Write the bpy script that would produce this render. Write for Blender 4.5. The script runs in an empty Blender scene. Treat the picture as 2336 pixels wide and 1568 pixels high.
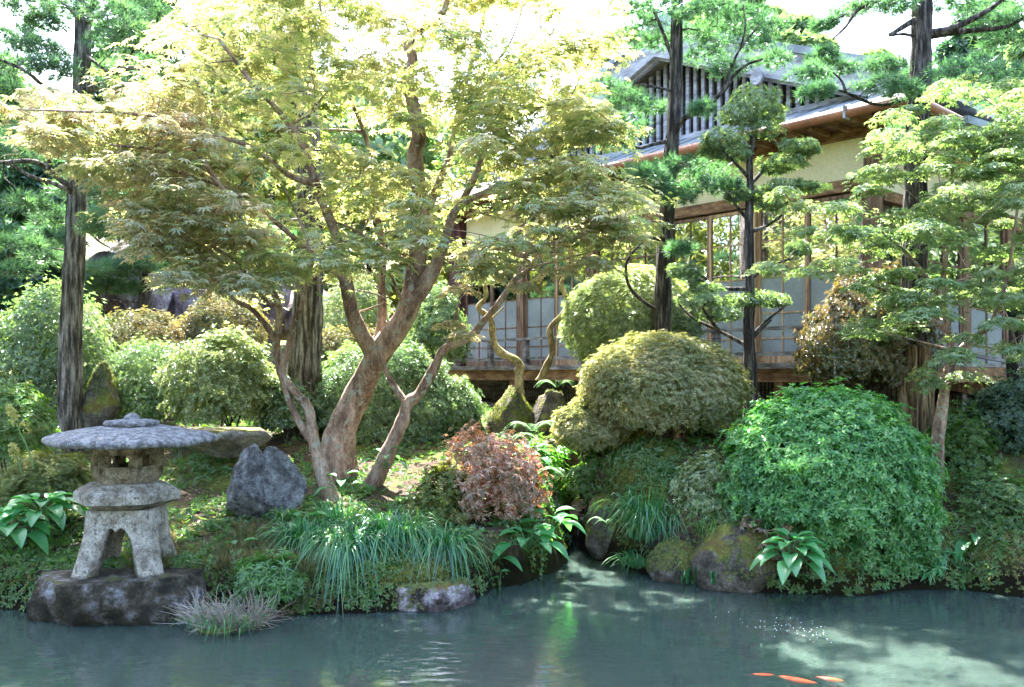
import bpy, bmesh, math, random
import numpy as np
from mathutils import Vector, Matrix
random.seed(7)
RNG = np.random.default_rng(11)
SC = bpy.context.scene
COL = SC.collection
F, CX, CY, H = 2023.0, 1168.0, 855.0, 1.6     # focal length in photo units, horizon row, eye height over the pond

def P(u, v, d):
    return Vector(((u-CX)/F*d, d, H-(v-CY)/F*d))

# ------------------------------------------------------------------ noise, terrain
def make_noise(seed, n=7):
    r = np.random.default_rng(seed)
    D = r.normal(size=(n, 3)); D /= np.linalg.norm(D, axis=1)[:, None]
    fr = r.uniform(.6, 1.9, n); ph = r.uniform(0, 6.28, n)
    return D*fr[:, None], ph
_NC = {}
def nz(p, freq=1.0, seed=0):
    if seed not in _NC: _NC[seed] = make_noise(seed)
    D, ph = _NC[seed]
    q = np.asarray(p, float)*freq
    a = q @ D.T + ph
    a = a + .8*np.sin(a[..., ::-1]*1.3+1.7)
    return np.sin(a*2.2).mean(axis=-1)*1.5
def fbm(p, freq, seed, octs=4):
    s = 0; a = 1
    for k in range(octs):
        s = s + a*nz(p, freq*(2.03**k), seed+k); a *= .5
    return s/1.6

def sh(u, v):
    d = H*F/(v-CY); return ((u-CX)/F*d, d)
SHORE = [(-14, 6.0), (-6, 6.2)] + [sh(*q) for q in [(0,1388),(90,1396),(150,1400),(420,1400),(560,1390),(660,1405),(760,1400),(890,1395),
        (1060,1380),(1110,1345),(1180,1330),(1265,1300),(1285,1260),(1278,1234),(1290,1224),(1308,1226),(1324,1236),(1360,1262),(1440,1292),(1520,1318),
        (1720,1350),(1900,1360),(2060,1345),(2200,1340),(2336,1362)]] + [(6, 6.2), (14, 6.5), (14, 1.6), (5, 1.9), (0, 2.1), (-5, 1.9), (-14, 1.5)]
SHORE = np.array(SHORE)
def sdist(x, y):
    A = SHORE; B = np.roll(SHORE, -1, axis=0)
    best = np.full(x.shape, 1e9); inside = np.zeros(x.shape, bool)
    for (ax, ay), (bx, by) in zip(A, B):
        dx, dy = bx-ax, by-ay
        t = np.clip(((x-ax)*dx+(y-ay)*dy)/(dx*dx+dy*dy+1e-12), 0, 1)
        best = np.minimum(best, (x-ax-t*dx)**2+(y-ay-t*dy)**2)
        c = ((ay > y) != (by > y)) & (x < (bx-ax)*(y-ay)/(by-ay+1e-12)+ax)
        inside ^= c
    d = np.sqrt(best)
    return np.where(inside, -d, d)
def sstep(a, b, x):
    t = np.clip((x-a)/(b-a), 0, 1); return t*t*(3-2*t)
def ht(x, y):
    x = np.atleast_1d(np.asarray(x, float)); y = np.atleast_1d(np.asarray(y, float))
    sd = sdist(x, y)
    L = np.interp(y, [2, 5.4, 6.3, 7, 8, 9, 10, 12, 16, 22, 30, 45, 80, 160, 500], [.15, .2, .3, .4, .56, .78, 1.0, 1.16, 1.3, 1.7, 3, 7, 15, 26, 40])
    R = np.interp(y, [2, 5.4, 6.4, 6.9, 7.3, 7.8, 8.4, 9, 12, 16, 22, 30, 45, 80, 160, 500], [.15, .2, .28, .5, .75, .98, 1.06, 1.1, 1.2, 1.3, 1.5, 3, 7, 15, 26, 40])
    w = sstep(.3, 1.3, x-.25*(y-7)*0)
    z = L*(1-w)+R*w
    back = np.interp(y, [-200, -60, -20, -5, 2], [12, 4, 1.0, .3, 0]); z = z+back
    p = np.stack([x, y, 0*x], -1)
    z = z+.035*fbm(p, 1.7, 3)*sstep(0, .6, sd)+.012*nz(p, 9, 5)
    t = sstep(-.30, .16, sd+.05*nz(p, 3, 9))
    return -.7+(z+.7)*t
def gz(x, y): return float(ht(x, y)[0])
def G(u, d):
    x = (u-CX)/F*d; return Vector((x, d, gz(x, d)))
def gpix(u, v):
    d = np.linspace(4.4, 30, 2200); x = (u-CX)/F*d
    zr = H-(v-CY)/F*d; zt = np.maximum(ht(x, d), 0)
    i = int(np.argmax(zt >= zr))
    return Vector((x[i], d[i], zt[i]))

# ------------------------------------------------------------------ materials
def new_mat(name):
    m = bpy.data.materials.new(name); m.use_nodes = True
    nt = m.node_tree; nt.nodes.clear()
    out = nt.nodes.new('ShaderNodeOutputMaterial')
    return m, nt, out
def N(nt, typ, **kw):
    n = nt.nodes.new(typ)
    for k, v in kw.items():
        if k.startswith('i_'):
            n.inputs[k[2:].replace('_', ' ')].default_value = v
        else: setattr(n, k, v)
    return n
def ramp(nt, stops, interp='LINEAR'):
    r = nt.nodes.new('ShaderNodeValToRGB'); r.color_ramp.interpolation = interp
    e = r.color_ramp.elements
    while len(e) > 1: e.remove(e[0])
    e[0].position = stops[0][0]; e[0].color = (*stops[0][1], 1)
    for p, c in stops[1:]:
        k = e.new(p); k.color = (*c, 1)
    return r
def leaf_mat(name, cols, trans=.45, tcol=None, gloss=.07, rough=.35, clump=.5, cfreq=3.0, tgain=1.6):
    """cols = list of leaf colours; random per leaf, mixed with a slow patch noise"""
    m, nt, out = new_mat(name); L = nt.links.new
    geo = N(nt, 'ShaderNodeNewGeometry'); tc = N(nt, 'ShaderNodeTexCoord')
    no = N(nt, 'ShaderNodeTexNoise'); no.inputs['Scale'].default_value = cfreq; no.inputs['Detail'].default_value = 2
    L(tc.outputs['Object'], no.inputs['Vector'])
    mx = N(nt, 'ShaderNodeMath', operation='MULTIPLY_ADD')
    L(no.outputs['Fac'], mx.inputs[0]); mx.inputs[1].default_value = clump*2.2
    a = N(nt, 'ShaderNodeMath', operation='MULTIPLY_ADD'); L(geo.outputs['Random Per Island'], a.inputs[0])
    a.inputs[1].default_value = 1-clump*.6; a.inputs[2].default_value = -clump*.8
    L(a.outputs[0], mx.inputs[2])
    n = len(cols); r = ramp(nt, [((i+.0)/(max(1, n-1)), c) for i, c in enumerate(cols)])
    L(mx.outputs[0], r.inputs[0])
    dif = N(nt, 'ShaderNodeBsdfDiffuse'); L(r.outputs[0], dif.inputs['Color'])
    tr = N(nt, 'ShaderNodeBsdfTranslucent')
    g = N(nt, 'ShaderNodeMix', data_type='RGBA', blend_type='MULTIPLY'); g.inputs[0].default_value = 1
    L(r.outputs[0], g.inputs[6]); t = tcol or (1.5, 1.4, .6)
    g.inputs[7].default_value = (t[0]*tgain, t[1]*tgain, t[2]*tgain, 1)
    L(g.outputs[2], tr.inputs['Color'])
    m1 = N(nt, 'ShaderNodeMixShader'); m1.inputs[0].default_value = trans
    L(dif.outputs[0], m1.inputs[1]); L(tr.outputs[0], m1.inputs[2])
    gl = N(nt, 'ShaderNodeBsdfGlossy'); gl.inputs['Roughness'].default_value = rough; gl.inputs['Color'].default_value = (.9, .95, 1, 1)
    m2 = N(nt, 'ShaderNodeMixShader'); m2.inputs[0].default_value = gloss
    L(m1.outputs[0], m2.inputs[1]); L(gl.outputs[0], m2.inputs[2]); L(m2.outputs[0], out.inputs['Surface'])
    return m
def surf_mat(name, stops, scale=4, stretch=(1, 1, 1), rough=.8, bump=.4, bscale=None, detail=6, moss=None, moss_amt=.5, spots=None, dist=0.02, coord='Object'):
    """noise coloured rough surface; optional moss on faces that look up; optional pale lichen spots"""
    m, nt, out = new_mat(name); L = nt.links.new
    tc = N(nt, 'ShaderNodeTexCoord'); mp = N(nt, 'ShaderNodeMapping'); mp.inputs['Scale'].default_value = stretch
    L(tc.outputs[coord], mp.inputs[0])
    no = N(nt, 'ShaderNodeTexNoise'); no.inputs['Scale'].default_value = scale; no.inputs['Detail'].default_value = detail; no.inputs['Roughness'].default_value = .65
    L(mp.outputs[0], no.inputs['Vector'])
    r = ramp(nt, [(.5+(p-.5)*.62, c) for p, c in stops]); L(no.outputs['Fac'], r.inputs[0])
    sp = N(nt, 'ShaderNodeTexNoise'); sp.inputs['Scale'].default_value = max(scale*7, 45); sp.inputs['Detail'].default_value = 4; sp.inputs['Roughness'].default_value = .8
    L(mp.outputs[0], sp.inputs['Vector']); k = .45 if bump >= .3 else .12
    sr = ramp(nt, [(.36, (1-k,)*3), (.5, (1, 1, 1)), (.64, (1+k,)*3)]); L(sp.outputs['Fac'], sr.inputs[0])
    sm = N(nt, 'ShaderNodeMix', data_type='RGBA', blend_type='MULTIPLY'); sm.inputs[0].default_value = 1; L(r.outputs[0], sm.inputs[6]); L(sr.outputs[0], sm.inputs[7])
    col = sm.outputs[2]
    if spots:
        v = N(nt, 'ShaderNodeTexNoise'); v.inputs['Scale'].default_value = scale*2.6; v.inputs['Detail'].default_value = 3
        L(tc.outputs[coord], v.inputs['Vector'])
        rr = ramp(nt, [(.58, (0, 0, 0)), (.64, (1, 1, 1))]); L(v.outputs['Fac'], rr.inputs[0])
        mm = N(nt, 'ShaderNodeMix', data_type='RGBA'); L(rr.outputs[0], mm.inputs[0]); L(col, mm.inputs[6]); mm.inputs[7].default_value = (*spots, 1)
        col = mm.outputs[2]
    if moss:
        geo = N(nt, 'ShaderNodeNewGeometry'); sx = N(nt, 'ShaderNodeSeparateXYZ'); L(geo.outputs['Normal'], sx.inputs[0])
        mn = N(nt, 'ShaderNodeTexNoise'); mn.inputs['Scale'].default_value = scale*.9; mn.inputs['Detail'].default_value = 5
        L(tc.outputs[coord], mn.inputs['Vector'])
        ad = N(nt, 'ShaderNodeMath', operation='MULTIPLY_ADD'); L(sx.outputs['Z'], ad.inputs[0]); ad.inputs[1].default_value = .25; L(mn.outputs['Fac'], ad.inputs[2])
        rr = ramp(nt, [(.78-moss_amt*.4, (0, 0, 0)), (.86-moss_amt*.4, (1, 1, 1))]); L(ad.outputs[0], rr.inputs[0])
        fn = N(nt, 'ShaderNodeTexNoise'); fn.inputs['Scale'].default_value = 38; L(tc.outputs[coord], fn.inputs['Vector'])
        fn.inputs['Detail'].default_value = 8; fn.inputs['Scale'].default_value = 14; fn.inputs['Roughness'].default_value = .75
        mr = ramp(nt, [(.34, (moss[0]*.5, moss[1]*.34, moss[2]*.6)), (.45, (moss[0]*.75, moss[1]*.5, moss[2]*.8)), (.52, tuple(c*.7 for c in moss)), (.66, tuple(c*1.15 for c in moss))]); L(fn.outputs['Fac'], mr.inputs[0])
        mm = N(nt, 'ShaderNodeMix', data_type='RGBA'); L(rr.outputs[0], mm.inputs[0]); L(col, mm.inputs[6]); L(mr.outputs[0], mm.inputs[7])
        col = mm.outputs[2]
    b = N(nt, 'ShaderNodeBsdfPrincipled'); L(col, b.inputs['Base Color']); b.inputs['Roughness'].default_value = rough
    b.inputs['Specular IOR Level'].default_value = .3
    bn = N(nt, 'ShaderNodeTexNoise'); bn.inputs['Scale'].default_value = bscale or scale*3; bn.inputs['Detail'].default_value = 8; bn.inputs['Roughness'].default_value = .7
    L(mp.outputs[0], bn.inputs['Vector'])
    bp = N(nt, 'ShaderNodeBump'); bp.inputs['Strength'].default_value = bump; bp.inputs['Distance'].default_value = dist
    L(bn.outputs['Fac'], bp.inputs['Height']); L(bp.outputs[0], b.inputs['Normal']); L(b.outputs[0], out.inputs['Surface'])
    return m

M = {}
M['maple_leaf'] = leaf_mat('maple_leaf', [(.10, .16, .045), (.18, .23, .08), (.27, .285, .12), (.34, .32, .17), (.41, .34, .23)], .57, (1.15, 1.15, .82), .1, .4, .4, 1.3, 1.75)
M['maple_leaf_pale'] = leaf_mat('maple_leaf_pale', [(.15, .18, .08), (.25, .26, .14), (.36, .31, .2), (.48, .35, .28)], .52, (1.2, 1.18, .85), .07, .4, .4, 1.5, 1.6)
M['young_maple_leaf'] = leaf_mat('young_maple_leaf', [(.08, .15, .05), (.13, .2, .075), (.2, .26, .12), (.3, .31, .19)], .45, (1.25, 1.4, .75), .06, .4, .5, 2, 1.4)
M['pine_needle'] = leaf_mat('pine_needle', [(.03, .075, .05), (.05, .115, .07), (.085, .165, .09), (.15, .24, .13)], .4, (1.3, 1.5, .7), .07, .35, .5, 1.5, 1.3)
M['cypress_leaf'] = leaf_mat('cypress_leaf', [(.035, .09, .055), (.06, .14, .08), (.11, .21, .115)], .42, (1.3, 1.5, .7), .06, .4, .5, 1.2, 1.4)
M['yew_leaf'] = leaf_mat('yew_leaf', [(.05, .11, .055), (.10, .17, .075), (.18, .25, .11), (.3, .36, .2)], .4, (1.3, 1.4, .7), .07, .3, .4, 3, 1.3)
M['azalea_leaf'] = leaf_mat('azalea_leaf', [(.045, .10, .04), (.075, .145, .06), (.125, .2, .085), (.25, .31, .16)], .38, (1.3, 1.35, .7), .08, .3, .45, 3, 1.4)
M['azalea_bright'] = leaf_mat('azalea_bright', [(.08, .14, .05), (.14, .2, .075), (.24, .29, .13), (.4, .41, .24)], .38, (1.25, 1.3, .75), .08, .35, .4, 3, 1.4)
M['azalea_bronze'] = leaf_mat('azalea_bronze', [(.05, .09, .035), (.085, .115, .05), (.15, .14, .065), (.24, .17, .1)], .35, (1.4, 1.2, .6), .05, .35, .6, 3, 1.3)
M['pieris_leaf'] = leaf_mat('pieris_leaf', [(.09, .14, .05), (.19, .23, .09), (.34, .33, .18), (.52, .44, .32)], .38, (1.3, 1.25, .6), .05, .35, .4, 3, 1.3)
M['emerald_leaf'] = leaf_mat('emerald_leaf', [(.035, .13, .045), (.07, .215, .07), (.13, .3, .1), (.28, .44, .19)], .42, (1.2, 1.5, .5), .04, .4, .4, 2.5, 1.4)
M['red_leaf'] = leaf_mat('red_leaf', [(.08, .13, .05), (.22, .16, .09), (.42, .24, .18), (.55, .42, .32)], .35, (1.5, 1.0, .7), .08, .35, .5, 4, 1.3)
M['nandina_leaf'] = leaf_mat('nandina_leaf', [(.04, .08, .03), (.065, .105, .035), (.12, .11, .045), (.18, .10, .055), (.11, .15, .05)], .3, (1.4, 1.2, .6), .1, .3, .55, 3.5, 1.3)
M['hosta_leaf'] = leaf_mat('hosta_leaf', [(.04, .17, .06), (.065, .23, .085), (.10, .3, .10)], .38, (1.1, 1.5, .6), .05, .4, .2, 3, 1.4)
M['grass_blade'] = leaf_mat('grass_blade', [(.018, .085, .04), (.03, .14, .06), (.055, .2, .075), (.11, .27, .09), (.24, .25, .1)], .38, (1.1, 1.4, .6), .05, .3, .3, 3, 1.3)
M['dry_blade'] = leaf_mat('dry_blade', [(.17, .13, .105), (.3, .24, .2), (.44, .37, .32)], .2, (1, 1, 1), .05, .4, .3, 3, 1)
M['fern_leaf'] = leaf_mat('fern_leaf', [(.04, .12, .03), (.07, .18, .045), (.12, .25, .06)], .4, (1.2, 1.5, .5), .06, .4, .3, 3, 1.4)
M['moss_leaf'] = leaf_mat('moss_leaf', [(.05, .09, .02), (.09, .13, .025), (.15, .18, .035), (.2, .14, .04)], .3, (1.3, 1.3, .5), .04, .5, .6, 2.5, 1.2)
M['weed_leaf'] = leaf_mat('weed_leaf', [(.035, .09, .025), (.06, .14, .035), (.1, .19, .05), (.16, .14, .05)], .38, (1.2, 1.4, .5), .04, .4, .5, 2, 1.3)
M['far_leaf'] = leaf_mat('far_leaf', [(.06, .12, .06), (.10, .17, .08), (.15, .22, .1), (.2, .26, .12)], .45, (1.3, 1.4, .7), .06, .4, .5, .7, 1.5)
M['far_leaf_dark'] = leaf_mat('far_leaf_dark', [(.02, .06, .035), (.035, .09, .045), (.06, .13, .06)], .35, (1.3, 1.4, .7), .06, .4, .5, .7, 1.4)
M['far_leaf_yellow'] = leaf_mat('far_leaf_yellow', [(.12, .17, .05), (.2, .24, .07), (.28, .28, .1)], .5, (1.3, 1.3, .6), .05, .4, .5, .7, 1.5)
M['flower_spike'] = leaf_mat('flower_spike', [(.3, .33, .1), (.45, .42, .18)], .4, (1, 1, .7), .04, .4, .3, 3, 1.3)
M['maple_bark'] = surf_mat('maple_bark', [(.3, (.10, .062, .048)), (.5, (.23, .15, .115)), (.68, (.34, .245, .2)), (.8, (.42, .34, .29))], 7, (1, 1, .35), .85, .6, 26, spots=(.27, .27, .23), dist=.012)
M['grey_bark'] = surf_mat('grey_bark', [(.3, (.03, .025, .022)), (.46, (.10, .085, .078)), (.56, (.2, .175, .16)), (.7, (.34, .31, .29))], 26, (1, 1, .13), .9, 1.0, 34, dist=.06)
M['dark_bark'] = surf_mat('dark_bark', [(.3, (.012, .01, .01)), (.46, (.04, .033, .032)), (.56, (.09, .075, .072)), (.7, (.19, .165, .16))], 28, (1, 1, .12), .9, 1.0, 34, dist=.06)
M['tan_bark'] = surf_mat('tan_bark', [(.3, (.04, .022, .014)), (.46, (.15, .09, .055)), (.56, (.28, .19, .12)), (.7, (.42, .32, .22))], 24, (1, 1, .08), .9, 1.0, 28, dist=.06)
M['gnarled_bark'] = surf_mat('gnarled_bark', [(.3, (.1, .07, .04)), (.5, (.26, .19, .11)), (.7, (.4, .32, .2))], 9, (1, 1, .5), .85, .6, 24, moss=(.2, .2, .05), moss_amt=.35, dist=.012)
M['twig'] = surf_mat('twig', [(.3, (.06, .045, .035)), (.7, (.16, .12, .09))], 10, (1, 1, .4), .85, .2)
M['dark_twig'] = surf_mat('dark_twig', [(.3, (.025, .02, .018)), (.7, (.08, .065, .055))], 10, (1, 1, .4), .85, .2)
M['rock_grey'] = surf_mat('rock_grey', [(.32, (.06, .06, .065)), (.45, (.12, .12, .13)), (.56, (.18, .185, .2)), (.72, (.28, .285, .3))], 13, rough=.85, bump=1, bscale=24, detail=12, dist=.05)
M['rock_pale'] = surf_mat('rock_pale', [(.28, (.10, .09, .09)), (.5, (.22, .2, .2)), (.72, (.36, .34, .33))], 5, rough=.85, bump=.8, bscale=14, moss=(.14, .15, .03), moss_amt=.35, dist=.03)
M['rock_purple'] = surf_mat('rock_purple', [(.36, (.03, .024, .022)), (.46, (.09, .07, .075)), (.56, (.2, .17, .19)), (.68, (.36, .33, .36))], 8, rough=.85, bump=.9, bscale=14, moss=(.15, .15, .03), moss_amt=.25, dist=.03)
M['rock_mossy'] = surf_mat('rock_mossy', [(.28, (.035, .03, .025)), (.5, (.1, .085, .07)), (.72, (.26, .24, .24))], 5, rough=.9, bump=.9, bscale=16, moss=(.15, .16, .03), moss_amt=.62, dist=.03)
M['rock_base'] = surf_mat('rock_base', [(.36, (.014, .012, .009)), (.48, (.035, .03, .02)), (.56, (.07, .058, .045)), (.66, (.13, .12, .125)), (.76, (.24, .25, .27))], 5, rough=.85, bump=1, bscale=15, moss=(.09, .10, .022), moss_amt=-.05, dist=.05)
M['cliff'] = surf_mat('cliff', [(.28, (.06, .045, .05)), (.45, (.16, .12, .14)), (.56, (.25, .21, .24)), (.72, (.4, .37, .4))], 3.0, (1, 1, .6), rough=.9, bump=1, bscale=7, dist=.15, detail=12)
M['lantern_stone'] = surf_mat('lantern_stone', [(.3, (.17, .145, .12)), (.42, (.28, .25, .215)), (.55, (.38, .345, .305)), (.75, (.5, .46, .42))], 11, rough=.95, bump=1.0, bscale=60, detail=12, spots=(.17, .155, .14), dist=.02)
M['lantern_box_stone'] = surf_mat('lantern_box_stone', [(.3, (.08, .062, .042)), (.45, (.19, .155, .11)), (.6, (.29, .24, .18)), (.75, (.4, .35, .28))], 12, rough=.95, bump=1.0, bscale=60, detail=12, dist=.02)
M['lantern_roof_stone'] = surf_mat('lantern_roof_stone', [(.35, (.10, .098, .105)), (.5, (.185, .18, .195)), (.65, (.3, .295, .31))], 24, rough=.95, bump=1.0, bscale=55, detail=12, spots=(.27, .28, .29), dist=.02)
def wood(name, a, b, c, sc=6, st=(.35, .35, 6), rough=.7):
    return surf_mat(name, [(.3, a), (.5, b), (.72, c)], sc, st, rough, .25, sc*3, dist=.006)
M['wood_brown'] = wood('wood_brown', (.09, .042, .02), (.19, .095, .05), (.31, .18, .10), 5, (1, 1, 3))
M['wood_post'] = wood('wood_post', (.07, .035, .022), (.17, .095, .06), (.28, .17, .11), 5, (4, 4, .5))
M['wood_grey'] = wood('wood_grey', (.07, .06, .06), (.16, .14, .145), (.28, .25, .255), 5, (1, 1, 4))
M['wood_dark_red'] = wood('wood_dark_red', (.035, .012, .015), (.075, .025, .03), (.13, .05, .055), 5, (4, 4, .5))
M['wood_light'] = wood('wood_light', (.24, .13, .07), (.4, .24, .13), (.52, .34, .2), 5, (4, 4, .5))
M['wood_gable'] = wood('wood_gable', (.16, .15, .18), (.3, .29, .34), (.42, .41, .46), 4, (1, 1, 4))
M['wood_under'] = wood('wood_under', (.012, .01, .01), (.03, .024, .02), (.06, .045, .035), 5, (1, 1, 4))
M['plaster'] = surf_mat('plaster', [(.3, (.72, .63, .44)), (.7, (.8, .71, .52))], 2, rough=.9, bump=.05)
M['copper'] = surf_mat('copper', [(.3, (.22, .085, .05)), (.7, (.36, .15, .09))], 3, rough=.45, bump=.05)
M['roof_tile'] = surf_mat('roof_tile', [(.3, (.15, .17, .2)), (.7, (.3, .33, .37))], 3, (1, 1, 1), .45, .2, 8)
M['shoji'] = surf_mat('shoji', [(.3, (.2, .215, .225)), (.7, (.27, .285, .295))], 2, rough=.25, bump=.0)
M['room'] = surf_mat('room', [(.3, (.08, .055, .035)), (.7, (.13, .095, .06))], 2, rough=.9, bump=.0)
M['koi'] = surf_mat('koi', [(.3, (.6, .06, .01)), (.6, (.85, .13, .03)), (.8, (.8, .5, .4))], 3, rough=.3, bump=.1)
M['ripple_glint'] = surf_mat('ripple_glint', [(.3, (.75, .78, .8)), (.7, (.85, .87, .9))], 3, rough=.4, bump=0)

def glass_mat():
    m, nt, out = new_mat('window_glass'); L = nt.links.new
    gl = N(nt, 'ShaderNodeBsdfGlossy'); gl.inputs['Roughness'].default_value = .01; gl.inputs['Color'].default_value = (.95, .97, 1, 1)
    tr = N(nt, 'ShaderNodeBsdfTransparent'); tr.inputs['Color'].default_value = (.82, .84, .84, 1)
    tc = N(nt, 'ShaderNodeTexCoord'); no = N(nt, 'ShaderNodeTexNoise'); no.inputs['Scale'].default_value = 1.5; L(tc.outputs['Object'], no.inputs['Vector'])
    bp = N(nt, 'ShaderNodeBump'); bp.inputs['Strength'].default_value = .02; bp.inputs['Distance'].default_value = .03
    L(no.outputs['Fac'], bp.inputs['Height']); L(bp.outputs[0], gl.inputs['Normal'])
    mx = N(nt, 'ShaderNodeMixShader'); mx.inputs[0].default_value = .34
    L(tr.outputs[0], mx.inputs[1]); L(gl.outputs[0], mx.inputs[2]); L(mx.outputs[0], out.inputs['Surface']); return m
M['glass'] = glass_mat()
def water_mat():
    m, nt, out = new_mat('pond_water'); L = nt.links.new
    tc = N(nt, 'ShaderNodeTexCoord')
    mp = N(nt, 'ShaderNodeMapping'); mp.inputs['Scale'].default_value = (1, 1.9, 1); mp.inputs['Rotation'].default_value = (0, 0, .35); L(tc.outputs['Object'], mp.inputs[0])
    n1 = N(nt, 'ShaderNodeTexNoise'); n1.inputs['Scale'].default_value = 9; n1.inputs['Detail'].default_value = 4; n1.inputs['Distortion'].default_value = .6; L(mp.outputs[0], n1.inputs['Vector'])
    n2 = N(nt, 'ShaderNodeTexNoise'); n2.inputs['Scale'].default_value = 2.2; n2.inputs['Detail'].default_value = 2; L(mp.outputs[0], n2.inputs['Vector'])
    # stronger ripples near the inlet, calm elsewhere
    n3 = N(nt, 'ShaderNodeTexNoise'); n3.inputs['Scale'].default_value = .7; L(tc.outputs['Object'], n3.inputs['Vector'])
    r3 = ramp(nt, [(.38, (.12, .12, .12)), (.62, (1, 1, 1))]); L(n3.outputs['Fac'], r3.inputs[0])
    b1 = N(nt, 'ShaderNodeBump'); b1.inputs['Distance'].default_value = .0045; L(r3.outputs[0], b1.inputs['Strength']); L(n1.outputs['Fac'], b1.inputs['Height'])
    b2 = N(nt, 'ShaderNodeBump'); b2.inputs['Distance'].default_value = .02; b2.inputs['Strength'].default_value = .22; L(n2.outputs['Fac'], b2.inputs['Height']); L(b1.outputs[0], b2.inputs['Normal'])
    murk = N(nt, 'ShaderNodeSubsurfaceScattering'); murk.inputs['Color'].default_value = (.034, .054, .047, 1); murk.inputs['Scale'].default_value = .35; murk.inputs['Radius'].default_value = (.8, 1, 1)
    tr = N(nt, 'ShaderNodeBsdfTransparent'); tr.inputs['Color'].default_value = (.75, .9, .85, 1)
    m1 = N(nt, 'ShaderNodeMixShader'); m1.inputs[0].default_value = .75; L(tr.outputs[0], m1.inputs[1]); L(murk.outputs[0], m1.inputs[2])
    gl = N(nt, 'ShaderNodeBsdfGlossy'); gl.inputs['Roughness'].default_value = .04; L(b2.outputs[0], gl.inputs['Normal'])
    fr = N(nt, 'ShaderNodeFresnel'); fr.inputs['IOR'].default_value = 1.5; L(b2.outputs[0], fr.inputs['Normal'])
    m2 = N(nt, 'ShaderNodeMixShader'); L(fr.outputs[0], m2.inputs[0]); L(m1.outputs[0], m2.inputs[1]); L(gl.outputs[0], m2.inputs[2]); L(m2.outputs[0], out.inputs['Surface'])
    return m
M['water'] = water_mat()
def ground_mat():
    m, nt, out = new_mat('garden_ground'); L = nt.links.new
    tc = N(nt, 'ShaderNodeTexCoord')
    n1 = N(nt, 'ShaderNodeTexNoise'); n1.inputs['Scale'].default_value = 1.1; n1.inputs['Detail'].default_value = 7; n1.inputs['Roughness'].default_value = .7; L(tc.outputs['Object'], n1.inputs['Vector'])
    n2 = N(nt, 'ShaderNodeTexNoise'); n2.inputs['Scale'].default_value = 22; n2.inputs['Detail'].default_value = 6; n2.inputs['Roughness'].default_value = .7; L(tc.outputs['Object'], n2.inputs['Vector'])
    r1 = ramp(nt, [(.38, (.045, .032, .026)), (.47, (.075, .05, .038)), (.53, (.07, .085, .022)), (.62, (.13, .14, .03)), (.75, (.2, .19, .05))]); L(n1.outputs['Fac'], r1.inputs[0])
    r2 = ramp(nt, [(.3, (.4, .4, .4)), (.7, (1.3, 1.3, 1.3))]); L(n2.outputs['Fac'], r2.inputs[0])
    mm = N(nt, 'ShaderNodeMix', data_type='RGBA', blend_type='MULTIPLY'); mm.inputs[0].default_value = 1; L(r1.outputs[0], mm.inputs[6]); L(r2.outputs[0], mm.inputs[7])
    sz = N(nt, 'ShaderNodeSeparateXYZ'); L(tc.outputs['Object'], sz.inputs[0]); rw = ramp(nt, [(.0, (.12, .10, .09)), (.14, (.16, .14, .12)), (.26, (1, 1, 1))]); L(sz.outputs['Z'], rw.inputs[0])  # bank darkened near the water: wet soil plus the undercut's shadow as colour
    mw = N(nt, 'ShaderNodeMix', data_type='RGBA', blend_type='MULTIPLY'); mw.inputs[0].default_value = 1; L(mm.outputs[2], mw.inputs[6]); L(rw.outputs[0], mw.inputs[7]); mm = mw
    b = N(nt, 'ShaderNodeBsdfPrincipled'); b.inputs['Roughness'].default_value = .95; b.inputs['Specular IOR Level'].default_value = .15; L(mm.outputs[2], b.inputs['Base Color'])
    bp = N(nt, 'ShaderNodeBump'); bp.inputs['Strength'].default_value = .9; bp.inputs['Distance'].default_value = .03; L(n2.outputs['Fac'], bp.inputs['Height']); L(bp.outputs[0], b.inputs['Normal'])
    L(b.outputs[0], out.inputs['Surface']); return m
M['ground'] = ground_mat()

# ------------------------------------------------------------------ mesh helpers
def mesh_np(name, V, FL, mat, parent=None, smooth=False):
    V = np.asarray(V, np.float32)
    me = bpy.data.meshes.new(name)
    me.vertices.add(len(V)); me.vertices.foreach_set('co', V.ravel())
    idx = np.concatenate([np.asarray(f, np.int32).ravel() for f in FL])
    tot = np.concatenate([np.full(len(f), np.asarray(f).shape[1], np.int32) for f in FL])
    st = np.concatenate([[0], np.cumsum(tot)[:-1]]).astype(np.int32)
    me.loops.add(len(idx)); me.loops.foreach_set('vertex_index', idx)
    me.polygons.add(len(tot)); me.polygons.foreach_set('loop_start', st)
    try: me.polygons.foreach_set('loop_total', tot)
    except Exception: pass
    me.polygons.foreach_set('use_smooth', np.full(len(tot), bool(smooth)))
    me.update(calc_edges=True)
    if mat: me.materials.append(mat)
    o = bpy.data.objects.new(name, me); COL.objects.link(o)
    if parent:
        o.parent = parent; o.matrix_parent_inverse = parent.matrix_world.inverted() if False else Matrix.Translation(-parent.location)
    return o
class MB:
    """collects pieces of one mesh"""
    def __init__(s): s.V = []; s.F = {}; s.n = 0
    def add(s, V, F):
        V = np.asarray(V, float)
        for f in F:
            f = np.asarray(f, int)
            if len(f): s.F.setdefault(f.shape[1], []).append(f+s.n)
        s.V.append(V); s.n += len(V); return s
    def build(s, name, mat, parent=None, smooth=False):
        return mesh_np(name, np.concatenate(s.V), [np.concatenate(f) for f in s.F.values()], mat, parent, smooth)
def thing(name, loc, label, cat, group=None):
    o = bpy.data.objects.new(name, None); COL.objects.link(o); o.location = loc; o.empty_display_size = .1
    return tag(o, label, cat, group)
def tag(o, label=None, cat=None, group=None, kind=None):
    if label: o['label'] = label
    if cat: o['category'] = cat
    if group: o['group'] = group
    if kind: o['kind'] = kind
    return o
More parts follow.
